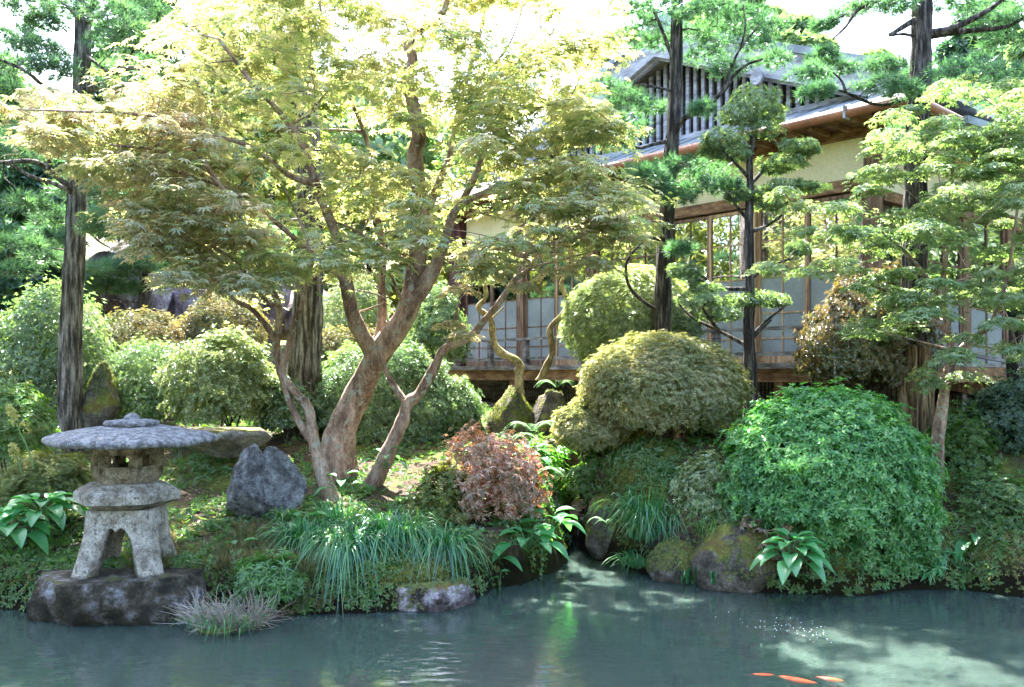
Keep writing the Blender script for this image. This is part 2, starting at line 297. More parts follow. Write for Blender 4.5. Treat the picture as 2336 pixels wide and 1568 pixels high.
def norm(a): return a/(np.linalg.norm(a, axis=-1, keepdims=True)+1e-9)
def smooth_path(pts, rad, k=5):
    p = np.array([list(q) for q in pts], float); r = np.array(rad, float)
    if len(p) < 3 or k < 2: return p, r
    q = np.vstack([2*p[0]-p[1], p, 2*p[-1]-p[-2]]); out = []; ro = []
    for i in range(len(p)-1):
        a, b, c, d = q[i:i+4]
        for t in np.arange(k)/k:
            out.append(.5*((2*b)+(c-a)*t+(2*a-5*b+4*c-d)*t*t+(3*b-a-3*c+d)*t**3)); ro.append(r[i]*(1-t)+r[i+1]*t)
    out.append(p[-1]); ro.append(r[-1])
    return np.array(out), np.array(ro)
def tube(mb, pts, rad, sides=8, k=4, ridge=0, wob=.0, seed=0, flare=0):
    p, r = smooth_path(pts, rad, k); n = len(p)
    T = norm(np.gradient(p, axis=0)); ref = np.array([0, 1., 0]) if abs(T[0][1]) < .8 else np.array([1., 0, 0])
    th = np.arange(sides)/sides*2*np.pi; V = []
    X = norm(np.cross(ref, T[0]))
    for i in range(n):
        X = norm(X-T[i]*np.dot(X, T[i])); Y = np.cross(T[i], X)
        rr = r[i]*np.ones(sides)
        if ridge:
            rr = rr*(1+ridge*(np.abs(np.sin(th*3.5+seed+.25*np.sin(i*.5)))-.5)+ridge*.5*np.sin(th*8+seed*2+.8*np.sin(i*.23))+ridge*.35*np.sin(th*13+seed+1.1*np.sin(i*.31+seed)))
        if wob: rr = rr*(1+wob*np.sin(th*2+i*.9+seed)+wob*.7*np.sin(i*1.7+seed))
        if flare and i < n*.25: rr = rr*(1+flare*(1-i/(n*.25))**2*(1+.5*np.sin(th*3+seed)))
        V.append(p[i]+np.outer(np.cos(th)*rr, X)+np.outer(np.sin(th)*rr, Y))
    V = np.concatenate(V+[p[-1:]+T[-1]*r[-1]*.5])
    i = np.arange(n-1)[:, None]*sides; j = np.arange(sides)[None]; j2 = (j+1) % sides
    Q = np.stack([i+j, i+j2, i+sides+j2, i+sides+j], -1).reshape(-1, 4)
    e = (n-1)*sides; js = np.arange(sides)
    mb.add(V, [Q, np.stack([e+js, e+(js+1) % sides, np.full(sides, n*sides)], -1)])
    return p, r
# leaf templates: x = tip direction, z = face normal
def kite(ang, ln, w, z0=0, droop=.15, base=0., mid=.45):
    c, s = math.cos(ang), math.sin(ang)
    def R(x, y, z): return (x*c-y*s, x*s+y*c, z+z0)
    return [R(base, 0, 0), R(base+ln*mid, w, -droop*.25*ln+w*.25), R(base+ln, 0, -droop*ln), R(base+ln*mid, -w, -droop*.25*ln+w*.25)]
def kites(lst):
    V = []; Fc = []
    for q in lst:
        n = len(V); V += q; Fc.append((n, n+1, n+2, n+3))
    return np.array(V), [np.array(Fc)]
def star(n=7, span=2.3, w=.13, droop=.25):
    V = [(0, 0, 0)]; Q = []
    for i in range(n):
        a = -span+2*span*i/(n-1); ln = [.55, .8, .95, 1.0, .95, .8, .55][i] if n == 7 else [.6, .9, 1.0, .9, .6][i]
        k = kite(a, ln, w, 0, droop); b = len(V); V += k[1:]; Q.append((0, b, b+1, b+2))
    return np.array(V), [np.array(Q)]
T_MAPLE = star(7); T_MAPLE5 = star(5, 2.0, .16, .3)
T_LEAF = kites([kite(0, 1, .2, 0, .15)])
T_OVAL = kites([kite(0, 1, .3, 0, .2)])
def rosette(n, tilt, w, seed=0, droop=.2):
    r = random.Random(seed); out = []
    for i in range(n):
        k = kite(i*2*math.pi/n+r.uniform(-.3, .3), r.uniform(.75, 1.1), w, 0, droop)
        t = tilt+r.uniform(-.25, .25); V = []
        a = math.atan2(k[2][1], k[2][0])
        for (x, y, z) in k:
            rad = math.hypot(x, y); V.append((x*math.cos(t), y*math.cos(t), z+rad*math.sin(t)))
        out.append(V)
    return kites(out)
T_ROS = rosette(6, .45, .17, 1); T_ROS8 = rosette(8, .35, .12, 2); T_ROS5 = rosette(5, .5, .22, 3)
T_DROOP = rosette(7, -.1, .14, 4, .45)
def tuft(n, spread, w, seed=0):
    r = random.Random(seed); V = []; Q = []
    for i in range(n):
        a = r.uniform(0, 6.283); t = r.uniform(.1, spread); l = r.uniform(.7, 1.1)
        d = Vector((math.cos(a)*math.sin(t), math.sin(a)*math.sin(t), math.cos(t)))
        s = d.cross(Vector((r.uniform(-1, 1), r.uniform(-1, 1), .3))).normalized()*w
        b = len(V); V += [tuple(s), tuple(-s), tuple(d*l)]; Q.append((b, b+1, b+2))
    return np.array(V), [np.array(Q)]
T_TUFT = tuft(13, 1.45, .034, 1); T_TUFT_W = tuft(14, 1.2, .045, 5)
def scatter(mb, tmpl, pos, nrm, tip, scale):
    V, FL = tmpl; n = len(pos)
    if n == 0: return
    z = norm(nrm); x = norm(tip-z*(tip*z).sum(-1, keepdims=True)); y = np.cross(z, x)
    W = (V[None, :, 0, None]*x[:, None]+V[None, :, 1, None]*y[:, None]+V[None, :, 2, None]*z[:, None])*np.asarray(scale).reshape(-1, 1, 1)+pos[:, None]
    k = len(V); off = (np.arange(n)*k)[:, None, None]
    mb.add(W.reshape(-1, 3), [(f[None]+off).reshape(-1, f.shape[1]) for f in FL])
def rdir(n): return norm(RNG.normal(size=(n, 3)))
def in_pads(pads, n, surf=.5, gap=.0, gseed=20, gfreq=3):
    """pads = list (centre, (rx,ry,rz)); n leaves per pad; returns pos, outward"""
    PP = []; OO = []
    for c, r in pads:
        d = rdir(n); rad = RNG.uniform(surf**3, 1, n)**(1/3.); r = np.array(r)
        low = d[:, 2] < -.2; d[low, 2] *= .45
        PP.append(np.array(list(c))+d*rad[:, None]*r); OO.append(norm(d/r))
    p = np.concatenate(PP); o = np.concatenate(OO)
    if gap > -1:
        k = nz(p, gfreq, gseed) > gap-1+.0
        p, o = p[k], o[k]
    return p, o

# ------------------------------------------------------------------ trees
class Tree:
    def __init__(s, name, label, cat, base, bark, group=None):
        s.e = thing(name, base, label, cat, group); s.bark = bark; s.nodes = []; s.main = MB(); s.tw = MB(); s.crown = MB(); s.n = 0; s.branches = []
    def limb(s, pts, r0, r1, sides=9, ridge=0, wob=.05, flare=0, k=5, main=True):
        s.n += 1; m = len(pts); rad = [r0+(r1-r0)*(i/(m-1))**.8 for i in range(m)]
        if main: mb = s.main
        else:
            mb = MB(); s.branches.append(mb)
        p, r = tube(mb, pts, rad, sides, k, ridge, wob, s.n, flare)
        for a, b in zip(p, r): s.nodes.append((a, b))
    def twig(s, target, r1=.003, mid=.12, sides=5, k=3, store=True, up=.5):
        t = np.array(list(target)); A = np.array([n[0] for n in s.nodes]); Rr = np.array([n[1] for n in s.nodes])
        c = np.linalg.norm(A-t, axis=1)+up*np.maximum(0, A[:, 2]-t[2])
        i = int(np.argmin(c)); a = A[i]; ln = float(np.linalg.norm(t-a))
        if ln < .03: return
        r0 = min(Rr[i]*.75, .004+.014*ln)
        j = RNG.normal(size=(2, 3))*mid*ln*.5; j[:, 2] = np.abs(j[:, 2])*.6
        pts = [a, a+(t-a)*.35+j[0], a+(t-a)*.7+j[1], t]
        p, r = tube(s.tw, pts, [r0, r0*.75, max(r1, r0*.45), r1], sides, k)
        if store:
            for q, w in zip(p[1:], r[1:]): s.nodes.append((q, w))
    def done(s, leafmat, twmat=None, crown_name='crown'):
        if s.tw.n: s.main.add(np.concatenate(s.tw.V), [np.concatenate(f) for f in s.tw.F.values()])
        s.main.build('trunk', s.bark, s.e, True)
        if s.crown.n: s.crown.build(crown_name, leafmat, s.e)
        return s.e
def PP(lst, d0, d1=None):
    n = len(lst); d1 = d0 if d1 is None else d1
    return [P(q[0], q[1], q[2] if len(q) > 2 else d0+(d1-d0)*i/max(1, n-1)) for i, q in enumerate(lst)]
def inpoly(u, v, poly):
    c = False; n = len(poly)
    for i in range(n):
        (a, b), (e, f) = poly[i], poly[(i+1) % n]
        if (b > v) != (f > v) and u < (e-a)*(v-b)/(f-b)+a: c = not c
    return c

def maple_foliage(t, pads, per, tmpl, size, seed, tilt=.35, droop=.35, twigs=3):
    """flat sprays of star leaves, tips drooping outwards"""
    for c, r in pads:
        c = np.array(list(c)); r = np.array(r)
        t.twig(c, .004)
        for k in range(twigs):
            a = RNG.uniform(0, 6.28); q = c+np.array([math.cos(a)*r[0]*.7, math.sin(a)*r[1]*.7, RNG.uniform(-.3, .1)*r[2]])
            t.twig(q, .0015, .1, 4, 2, False)
        n = int(per*RNG.uniform(.7, 1.3))
        a = RNG.uniform(0, 6.283, n); q = RNG.uniform(.0, 1, n)**.5
        ph = RNG.uniform(0, 6.28); q = q*(1+.25*np.sin(a*3+ph)+.15*np.sin(a*7+ph*2))
        lay = RNG.integers(0, 3, n)
        x = np.cos(a)*q; y = np.sin(a)*q
        z = (1-q**2)*.9-.5+RNG.normal(size=n)*.16+(lay-1)*.42
        p = c+np.stack([x*r[0], y*r[1], z*r[2]], -1)
        o = np.stack([np.cos(a), np.sin(a), 0*a], -1)
        tip = norm(o*.8+rdir(n)*.75); tip[:, 2] -= droop
        nr = norm(np.array([0, 0, 1.])+o*tilt+rdir(n)*.42)
        scatter(t.crown, tmpl, p, nr, norm(tip), size*RNG.uniform(.65, 1.25, n))

# ------------------------------------------------------------------ sky, sun, camera
SUN_AZ, SUN_EL = -14.0, 56.0      # degrees: azimuth from +Y towards +X, elevation
def world():
    w = bpy.data.worlds.new('World'); SC.world = w; w.use_nodes = True; nt = w.node_tree
    bg = nt.nodes['Background']; sky = nt.nodes.new('ShaderNodeTexSky'); sky.sky_type = 'NISHITA'; sky.sun_disc = False
    sky.sun_elevation = math.radians(SUN_EL); sky.sun_rotation = math.radians(SUN_AZ); sky.air_density = 1.2; sky.dust_density = 2.5; sky.ozone_density = 1
    nt.links.new(sky.outputs[0], bg.inputs[0]); bg.inputs[1].default_value = .115
    s = bpy.data.lights.new('sun', 'SUN'); s.energy = 5.0; s.angle = math.radians(.5); s.color = (1, .95, .86)
    so = bpy.data.objects.new('sun', s); COL.objects.link(so)
    az, el = math.radians(SUN_AZ), math.radians(SUN_EL)
    d = Vector((math.sin(az)*math.cos(el), math.cos(az)*math.cos(el), math.sin(el)))
    so.rotation_euler = d.to_track_quat('Z', 'Y').to_euler(); so.location = (0, 0, 30)
    cam = bpy.data.cameras.new('camera'); co = bpy.data.objects.new('camera', cam); COL.objects.link(co)
    cam.sensor_width = 36; cam.lens = F/2336*36; cam.shift_y = (CY-784)/2336; cam.clip_end = 1500; cam.clip_start = .05
    co.location = (0, 0, H); co.rotation_euler = (math.pi/2, 0, 0); SC.camera = co
    SC.view_settings.view_transform = 'Standard'; SC.view_settings.look = 'None'; SC.view_settings.exposure = EXPO; SC.view_settings.gamma = 1
    c = SC.cycles; c.max_bounces = 7; c.diffuse_bounces = 3; c.glossy_bounces = 3; c.transmission_bounces = 4; c.transparent_max_bounces = 8
    c.caustics_reflective = False; c.caustics_refractive = False; c.sample_clamp_indirect = 6
    c.use_adaptive_sampling = True; c.adaptive_threshold = .015; c.use_denoising = True
EXPO = 3.55
world()

# ------------------------------------------------------------------ ground and pond
def grid_coords(lo, hi, fine_lo, fine_hi, step, grow=1.14):
    a = list(np.arange(fine_lo, fine_hi+1e-6, step)); s = step
    while a[-1] < hi: s *= grow; a.append(a[-1]+s)
    s = step; b = [fine_lo]
    while b[-1] > lo: s *= grow; b.append(b[-1]-s)
    return np.array(b[:0:-1]+a)
def ground():
    xs = grid_coords(-62, 62, -4.6, 5.4, .045); ys = grid_coords(-48, 88, 5.0, 11.0, .045)
    X, Y = np.meshgrid(xs, ys); Z = ht(X.ravel(), Y.ravel())
    V = np.stack([X.ravel(), Y.ravel(), Z], -1); nx = len(xs)
    i = np.arange(len(ys)-1)[:, None]*nx+np.arange(nx-1)[None]
    Q = np.stack([i, i+1, i+nx+1, i+nx], -1).reshape(-1, 4)
    tag(mesh_np('ground', V, [Q], M['ground'], None, True), kind='structure')
    xs = np.linspace(-16, 16, 40); ys = np.linspace(0, 11, 20); X, Y = np.meshgrid(xs, ys); nx = 40
    V = np.stack([X.ravel(), Y.ravel(), 0*X.ravel()], -1); i = np.arange(19)[:, None]*nx+np.arange(39)[None]
    tag(mesh_np('pond_water', V, [np.stack([i, i+1, i+nx+1, i+nx], -1).reshape(-1, 4)], M['water'], None, True), kind='structure')
ground()

# ------------------------------------------------------------------ rocks
def rock(name, label, c, r, mat, seed, cuts=14, sub=5, rough=.07, rot=0, shape=None, cat='rock', group=None, obj=True, cutd=(.62, .95)):
    bm = bmesh.new(); bmesh.ops.create_icosphere(bm, subdivisions=sub, radius=1)
    V = np.array([v.co[:] for v in bm.verts]); Fc = np.array([[v.index for v in f.verts] for f in bm.faces]); bm.free()
    rr = np.random.default_rng(seed)
    for k in range(cuts):
        n = rr.normal(size=3); n /= np.linalg.norm(n); cc = rr.uniform(*cutd)
        dd = V@n-cc; V = V-np.outer(np.maximum(dd, 0)*.92, n)
    V = V*(1+rough*fbm(V, 1.6, seed+40, 5)[:, None]+rough*.22*fbm(V, 6.5, seed+80, 3)[:, None])+.25*rough*np.abs(nz(V, 7, seed+3))[:, None]*norm(V)
    if shape: V = shape(V)
    V = V*np.array(r); a = rot; ca, sa = math.cos(a), math.sin(a)
    V = np.stack([V[:, 0]*ca-V[:, 1]*sa, V[:, 0]*sa+V[:, 1]*ca, V[:, 2]], -1)+np.array(list(c))
    if not obj: return V, Fc
    o = mesh_np(name, V-np.array(list(c)), [Fc], M[mat], None, True); o.location = c
    if mat in ('rock_mossy', 'rock_purple'): moss_on(o, V-np.array(list(c)), seed)
    return tag(o, label, cat, group)
def moss_on(o, V, seed, n=1800):
    c = V.mean(0); r = np.abs(V-c).max(0); d = rdir(n*2); k = RNG.integers(0, len(V), n*2); p = V[k]; nn = norm((p-c)/r**2)
    m = (nn[:, 2] > -.1) & (nz(p, 3.0, seed) > -.1); p = p[m]+RNG.normal(size=(m.sum(), 3))*.008; nn = nn[m]; mb = MB()
    scatter(mb, T_ROS5, p, norm(nn+rdir(len(p))*.4), rdir(len(p)), .016*RNG.uniform(.5, 1.4, len(p))); x = mb.build('moss', M['moss_leaf'], None); x.parent = o; x.matrix_parent_inverse = Matrix.Identity(4)

def rockpx(name, label, u0, u1, v0, v1, d, mat, seed, dy=.8, **kw):
    c = P((u0+u1)/2, (v0+v1)/2, d); rx = (u1-u0)/2/F*d*1.12; rz = (v1-v0)/2/F*d*1.12
    return rock(name, label, c, (rx, rx*dy, rz), mat, seed, **kw)

# flat boulder below the lantern: top plane at z = .245
LZ, LD, LU = .262, 6.08, 290
def flat_top(V):
    V = V.copy(); V[:, 2] = np.where(V[:, 2] > .42, .42+(V[:, 2]-.42)*.06, V[:, 2]); return V
rock('boulder', 'broad dark mossy boulder with a flat top under the stone lantern', (P(268, 1300, 6.02)[0], 6.05, LZ-.42*.52), (.6, .47, .52), 'rock_base', 5, cuts=14, shape=flat_top, rough=.13, rot=.1, cutd=(.75, 1.0), sub=6)
def two_peaks(V):
    V = V.copy(); x = V[:, 0]; zt = 1-.24*np.exp(-((x-.02)/.10)**2)-.10*np.maximum(0, x)
    V[:, 2] = np.where(V[:, 2] > 0, V[:, 2]*zt, V[:, 2]); V[:, 1] = V[:, 1]+.13*np.exp(-((x-.14+.16*V[:, 2])/.05)**2)*np.sign(-V[:, 1])
    V[:, 0] *= (1-.12*np.clip(V[:, 2], 0, 1)); return V
rockpx('rock', 'blue grey split rock with two peaks on the bank left of the maple', 508, 690, 1030, 1210, 7.3, 'rock_grey', 21, dy=.6, shape=two_peaks, cuts=16, sub=6, cutd=(.68, .92), rough=.14)
def slab(V):
    V = V.copy(); V[:, 2] = np.where(V[:, 2] > .35, .35+(V[:, 2]-.35)*.1, V[:, 2]); V[:, :2] *= (1+.25*np.clip(V[:, 2:3]+.3, -.6, .6)); return V
rockpx('rock', 'flat topped slab stone behind the lantern roof', 425, 605, 950, 1040, 8.6, 'rock_pale', 31, dy=.8, shape=slab, cuts=8)
def spire(V):
    V = V.copy(); k = 1-.36*np.clip((V[:, 2]+.2), 0, 1.2); V[:, 0] = V[:, 0]*k+.15*V[:, 2]; V[:, 1] *= k; return V
rockpx('rock', 'tall pointed standing stone right of the left pine trunk', 192, 268, 838, 1010, 9.3, 'rock_mossy', 37, dy=.8, shape=spire, cuts=12, cutd=(.6, .85))
rockpx('boulder', 'purple grey boulder with moss at the water edge below the grass clumps', 885, 1075, 1290, 1425, 6.2, 'rock_purple', 47, dy=.7, cuts=10, sub=6, cutd=(.75, .95), shape=flat_top)
rockpx('boulder', 'mossy boulder standing at the right side of the inlet', 1330, 1440, 1135, 1275, 7.75, 'rock_mossy', 52, dy=.8, cuts=9, cutd=(.7, .95))
rockpx('boulder', 'wide mossy boulder at the water edge left of the hosta under the emerald azalea', 1590, 1775, 1205, 1375, 6.75, 'rock_mossy', 57, dy=.75, cuts=10, sub=6, cutd=(.75, .98))
rockpx('boulder', 'low boulder fully covered in yellow green moss beside the wide mossy boulder', 1485, 1600, 1235, 1340, 6.95, 'rock_mossy', 61, dy=.8, cuts=6, cutd=(.8, 1))
rockpx('rock', 'small pale lilac stone at the water edge on the far right', 2262, 2335, 1285, 1362, 6.65, 'rock_grey', 66, dy=.8, cuts=12)
rockpx('rock', 'low moss covered stone left of the pale lilac stone', 2180, 2270, 1290, 1370, 6.75, 'rock_mossy', 67, dy=.8, cuts=9)
rockpx('boulder', 'tall mossy rock in the rockery carrying the gnarled little tree', 1118, 1225, 880, 1075, 9.9, 'rock_mossy', 71, dy=.8, cuts=12)
rockpx('boulder', 'mossy rock with ferns right of the gnarled tree foot', 1215, 1300, 890, 1040, 9.9, 'rock_mossy', 73, dy=.8, cuts=12)
rockpx('boulder', 'dark wet rock beside the narrow gully over the inlet', 1228, 1330, 1010, 1150, 9.3, 'rock_base', 75, dy=.9, cuts=12)
rockpx('boulder', 'dark rock added for the shade of the cave at the head of the little inlet', 1235, 1345, 1120, 1240, 8.9, 'rock_base', 76, dy=.5, cuts=12)  # added rock; its dark colour stands in for the shaded cave
rockpx('boulder', 'dark mossy rock left of the inlet mouth below the red leaved shrub', 1120, 1262, 1150, 1330, 7.9, 'rock_base', 77, dy=.7, cuts=12)
rockpx('boulder', 'brown boulder half hidden below the round clipped shrub', 1385, 1540, 985, 1120, 8.2, 'rock_mossy', 79, dy=.7, cuts=12)
rockpx('rock', 'small grey round stone at the foot of the striped bark trunk', 2040, 2085, 935, 975, 8.2, 'rock_pale', 81, cuts=10)
rockpx('rock', 'grey round boulder on the far right below the sloping corridor', 2262, 2336, 905, 975, 9.0, 'rock_grey', 83, cuts=10)
for i, (a, b, c, e, d, s) in enumerate([(195, 300, 545, 760, 17, 91), (270, 400, 590, 770, 16.4, 92), (360, 540, 640, 800, 17, 93), (500, 680, 560, 790, 17.6, 94), (600, 800, 640, 800, 18.5, 95), (250, 420, 520, 640, 18.5, 96)]):
    lab = ['tall grey face of the rock outcrop at its left end', 'reddish rock of the outcrop behind the small pine', 'low broad rock of the outcrop above the bronze azaleas', 'high rock of the outcrop behind the leaning maple stems', 'right end rock of the outcrop behind the striped trunk', 'upper rock of the outcrop below the far trees'][i]
    rockpx('rock_outcrop', lab, a, b, c, e, d, 'cliff', s, dy=.7, cuts=16, cutd=(.5, .85), cat='rock', group='rocks of the purple outcrop behind the garden')

# ------------------------------------------------------------------ lantern
def lantern():
    c = Vector(((LU-CX)/F*LD, LD, LZ)); S = LD/F
    e = thing('stone_lantern', c, 'low wide roofed stone snow viewing lantern on four curved legs beside the pond', 'stone lantern')
    R0 = math.radians(8)
    def hexring(prof, n=6, seg=10, rot=R0, close=True, sag=0, nse=.002, cx=0):
        """prof = [(corner radius, z)]; sag lowers edge middles"""
        V = []; m = n*seg
        for (r, z) in prof:
            for k in range(n):
                a0 = rot+k*2*math.pi/n; a1 = a0+2*math.pi/n
                for j in range(seg):
                    t = j/seg; x = r*(math.cos(a0)*(1-t)+math.cos(a1)*t); y = r*(math.sin(a0)*(1-t)+math.sin(a1)*t)
                    V.append((x+cx, y, z-sag*r*math.sin(math.pi*t)))
        V = np.array(V); V = V+nse*np.stack([nz(V, 9, 70), nz(V, 9, 71), nz(V, 9, 72)], -1)
        b = len(prof); i = np.arange(b-1)[:, None]*m; j = np.arange(m)[None]; j2 = (j+1) % m
        Q = np.stack([i+j, i+j2, i+m+j2, i+m+j], -1).reshape(-1, 4)
        V = np.vstack([V, [[cx, 0, prof[0][1]], [cx, 0, prof[-1][1]]]]); k = np.arange(m); nb = b*m
        T = np.vstack([np.stack([k, np.full(m, nb), (k+1) % m], -1)[:, ::1], np.stack([(b-1)*m+k, (b-1)*m+(k+1) % m, np.full(m, nb+1)], -1)])
        return V, [Q, T]
    off = np.array(list(c))
    def zz(v): return H-(v-CY)*S-LZ
    def zf(v, o): return H-(v-CY)*(LD-o)/F-LZ
    # legs: four quarters meeting at the cusp of each arch
    ztop = zf(1166, .2)
    def side(w, z, inner):
        k = z/ztop; half = (.30*(1-k)**1.6+.222*(1-(1-k)**1.6)); half *= (.98 if not inner else 1); th = .095
        hf = half-(th if inner else 0); cr = hf*.35
        s = w*hf                                              # along the perimeter from the corner
        a = abs(w)*hf; L_ = hf
        if a < cr*.9:
            t = a/(cr*.9)*math.pi/4; px = hf-cr+cr*math.cos(math.pi/4-t); py = hf-cr+cr*math.sin(math.pi/4-t)
            x, y = px, py
        else:
            t = (a-cr*.9)/(hf-cr*.9); x = hf; y = (hf-cr)*(1-t)
        return (x, y) if w >= 0 else (y, x)
    cols = np.linspace(-1, 1, 41); nzr = 14
    def zb(w):
        a = abs(w); w0 = .43
        if a < w0: return 0
        t = (a-w0)/(1-w0); return ztop*(.74*math.sqrt(max(0, 1-(1-min(1, t/.7))**2))-(.06*((t-.7)/.3)**2 if t > .7 else 0))
    for q in range(4):
        ang = q*math.pi/2+math.radians(6); V = []
        for inner in (0, 1):
            for w in cols:
                b = zb(w)
                for r in range(nzr):
                    z = b+(ztop-b)*r/(nzr-1); x, y = side(w, z, inner)
                    V.append((x*math.cos(ang)-y*math.sin(ang), x*math.sin(ang)+y*math.cos(ang), z))
        V = np.array(V); V = V+.005*np.stack([nz(V, 8, 73), nz(V, 8, 74), nz(V, 8, 75)*0], -1)
        nc = len(cols); i = np.arange(nc-1)[:, None]*nzr+np.arange(nzr-1)[None]; n1 = nc*nzr
        Qo = np.stack([i, i+nzr, i+nzr+1, i+1], -1).reshape(-1, 4); Qi = Qo[:, ::-1]+n1
        k = np.arange(nc-1)*nzr; Qb = np.stack([k, k+n1, k+nzr+n1, k+nzr], -1); Qt = np.stack([k+nzr-1, k+nzr+nzr-1, k+nzr+nzr-1+n1, k+nzr-1+n1], -1)
        mesh_np('leg', V+off, [np.vstack([Qo, Qi, Qb, Qt])], M['lantern_stone'], e, True)
    cr = math.cos(math.pi/6)
    V, Fc = hexring([(.18, ztop-.004), (.22, ztop+.002), (.335, zf(1158, .32)), (.35, zf(1155, .32)), (.352, zf(1137, .32)), (.345, zf(1133, .32)), (.25, zf(1109, .22)), (.2, zf(1107, .22))], nse=.0012)
    mesh_np('platform', V+off, Fc, M['lantern_stone'], e)
    # fire box: six panels with window openings
    z0, z1 = zf(1109, .22)-.004, zf(1020, .2); rb, rm, rt = .20, .235, .245
    mb = MB()
    def fb(k, t, z, inn):
        f = (z-z0)/(z1-z0); r = rb+(rm-rb)*min(1, f/.25)+(rt-rm)*f; r -= inn
        a0 = R0+k*math.pi/3; a1 = a0+math.pi/3
        return (r*(math.cos(a0)*(1-t)+math.cos(a1)*t), r*(math.sin(a0)*(1-t)+math.sin(a1)*t), z)
    ts = [0, .12, .22, .5, .78, .88, 1]; zs = [z0, z0+(z1-z0)*.22, z0+(z1-z0)*.38, z0+(z1-z0)*.47, z0+(z1-z0)*.78, z0+(z1-z0)*.88, z1]
    for k in range(6):
        V = []
        for inn in (0, .05):
            for z in zs:
                for t in ts:
                    fr = .012 if (not inn and .1 < t < .9 and zs[2]-1e-6 <= z <= zs[5]+1e-6) else 0
                    V.append(fb(k, t, z, inn+fr))
        Q = []; nt_ = len(ts); n1 = nt_*len(zs)
        for zi in range(len(zs)-1):
            for ti in range(nt_-1):
                if zi == 3 and ti in (2, 3): continue
                a = zi*nt_+ti; Q += [(a, a+1, a+nt_+1, a+nt_), (a+n1, a+n1+nt_, a+n1+nt_+1, a+n1+1)]
        def A(zi, ti): return zi*nt_+ti
        ring = [(3, 2), (3, 3), (3, 4), (4, 4), (4, 3), (4, 2)]
        for (a, b) in zip(ring, ring[1:]+ring[:1]): Q.append((A(*a), A(*b), A(*b)+n1, A(*a)+n1))
        mb.add(V, [np.array(Q)])
    V = np.vstack(mb.V); mb.V = [V+off]
    mb.build('light_box', M['lantern_box_stone'], e)
    for z, nm in ((z0+.004, 'box_floor'),):
        V, Fc = hexring([(.2, z), (.2, z+.02)], seg=2, nse=0); mesh_np(nm, V+off, Fc, M['lantern_box_stone'], e)
    zr = zf(1024, .5)
    V, Fc = hexring([(.2, zr+.02), (.40, zr+.01), (.55, zr-.0), (.572, zr+.004), (.582, zr+.02), (.58, zr+.04), (.565, zr+.05), (.50, zr+.068), (.40, zr+.09), (.3, zr+.108), (.2, zr+.12), (.12, zr+.122)], seg=14, sag=.02, nse=.009, cx=.03)
    mesh_np('roof', V+off, Fc, M['lantern_roof_stone'], e, True)
    def lathe(prof, n=28):
        V = np.array([(r*math.cos(2*math.pi*k/n)+.03, r*math.sin(2*math.pi*k/n), z) for r, z in prof for k in range(n)]); V = V+.004*nz(V, 12, 77)[:, None]
        b = len(prof); i = np.arange(b-1)[:, None]*n; j = np.arange(n)[None]
        return V, [np.stack([i+j, i+(j+1) % n, i+n+(j+1) % n, i+n+j], -1).reshape(-1, 4)]
    V, Fc = lathe([(.15, zr+.10), (.176, zr+.118), (.182, zr+.135), (.17, zr+.15), (.1, zr+.157), (.02, zr+.158)]); ring = mesh_np('finial', V+off, Fc, M['lantern_roof_stone'], e, True)
    V, Fc = lathe([(.07, zr+.15), (.05, zr+.165), (.05, zr+.175), (.035, zr+.19), (.012, zr+.203), (.001, zr+.205)]); o = mesh_np('knob', V+off, Fc, M['lantern_roof_stone'], None, True); o.parent = ring; o.matrix_parent_inverse = Matrix.Translation(-c)@Matrix.Identity(4)
    o.matrix_parent_inverse = Matrix.Identity(4); o.location = (0, 0, 0)
    # ring's own world offset is cancelled by its inverse, so the child sits in the same space
lantern()

# ------------------------------------------------------------------ house
HO = np.array([3.9, 9.6]); HA = np.array([-.674, .738]); HN = np.array([-.738, -.674])
def hp(s, t, z): q = HO+HA*s+HN*t; return (q[0], q[1], z)
def hbox(mb, s0, s1, t0, t1, z0, z1):
    V = [hp(s, t, z) for z in (z0, z1) for s, t in ((s0, t0), (s0, t1), (s1, t1), (s1, t0))]
    mb.add(V, [np.array([(0, 1, 2, 3), (7, 6, 5, 4), (0, 4, 5, 1), (1, 5, 6, 2), (2, 6, 7, 3), (3, 7, 4, 0)])])
    return mb
def hquad(mb, pts, th=.04):
    """sheet with thickness from 4 (s,t,z) corners, thickened downwards"""
    V = [hp(*q) for q in pts]+[hp(q[0], q[1], q[2]-th) for q in pts]
    mb.add(V, [np.array([(0, 1, 2, 3), (7, 6, 5, 4), (0, 4, 5, 1), (1, 5, 6, 2), (2, 6, 7, 3), (3, 7, 4, 0)])]); return mb
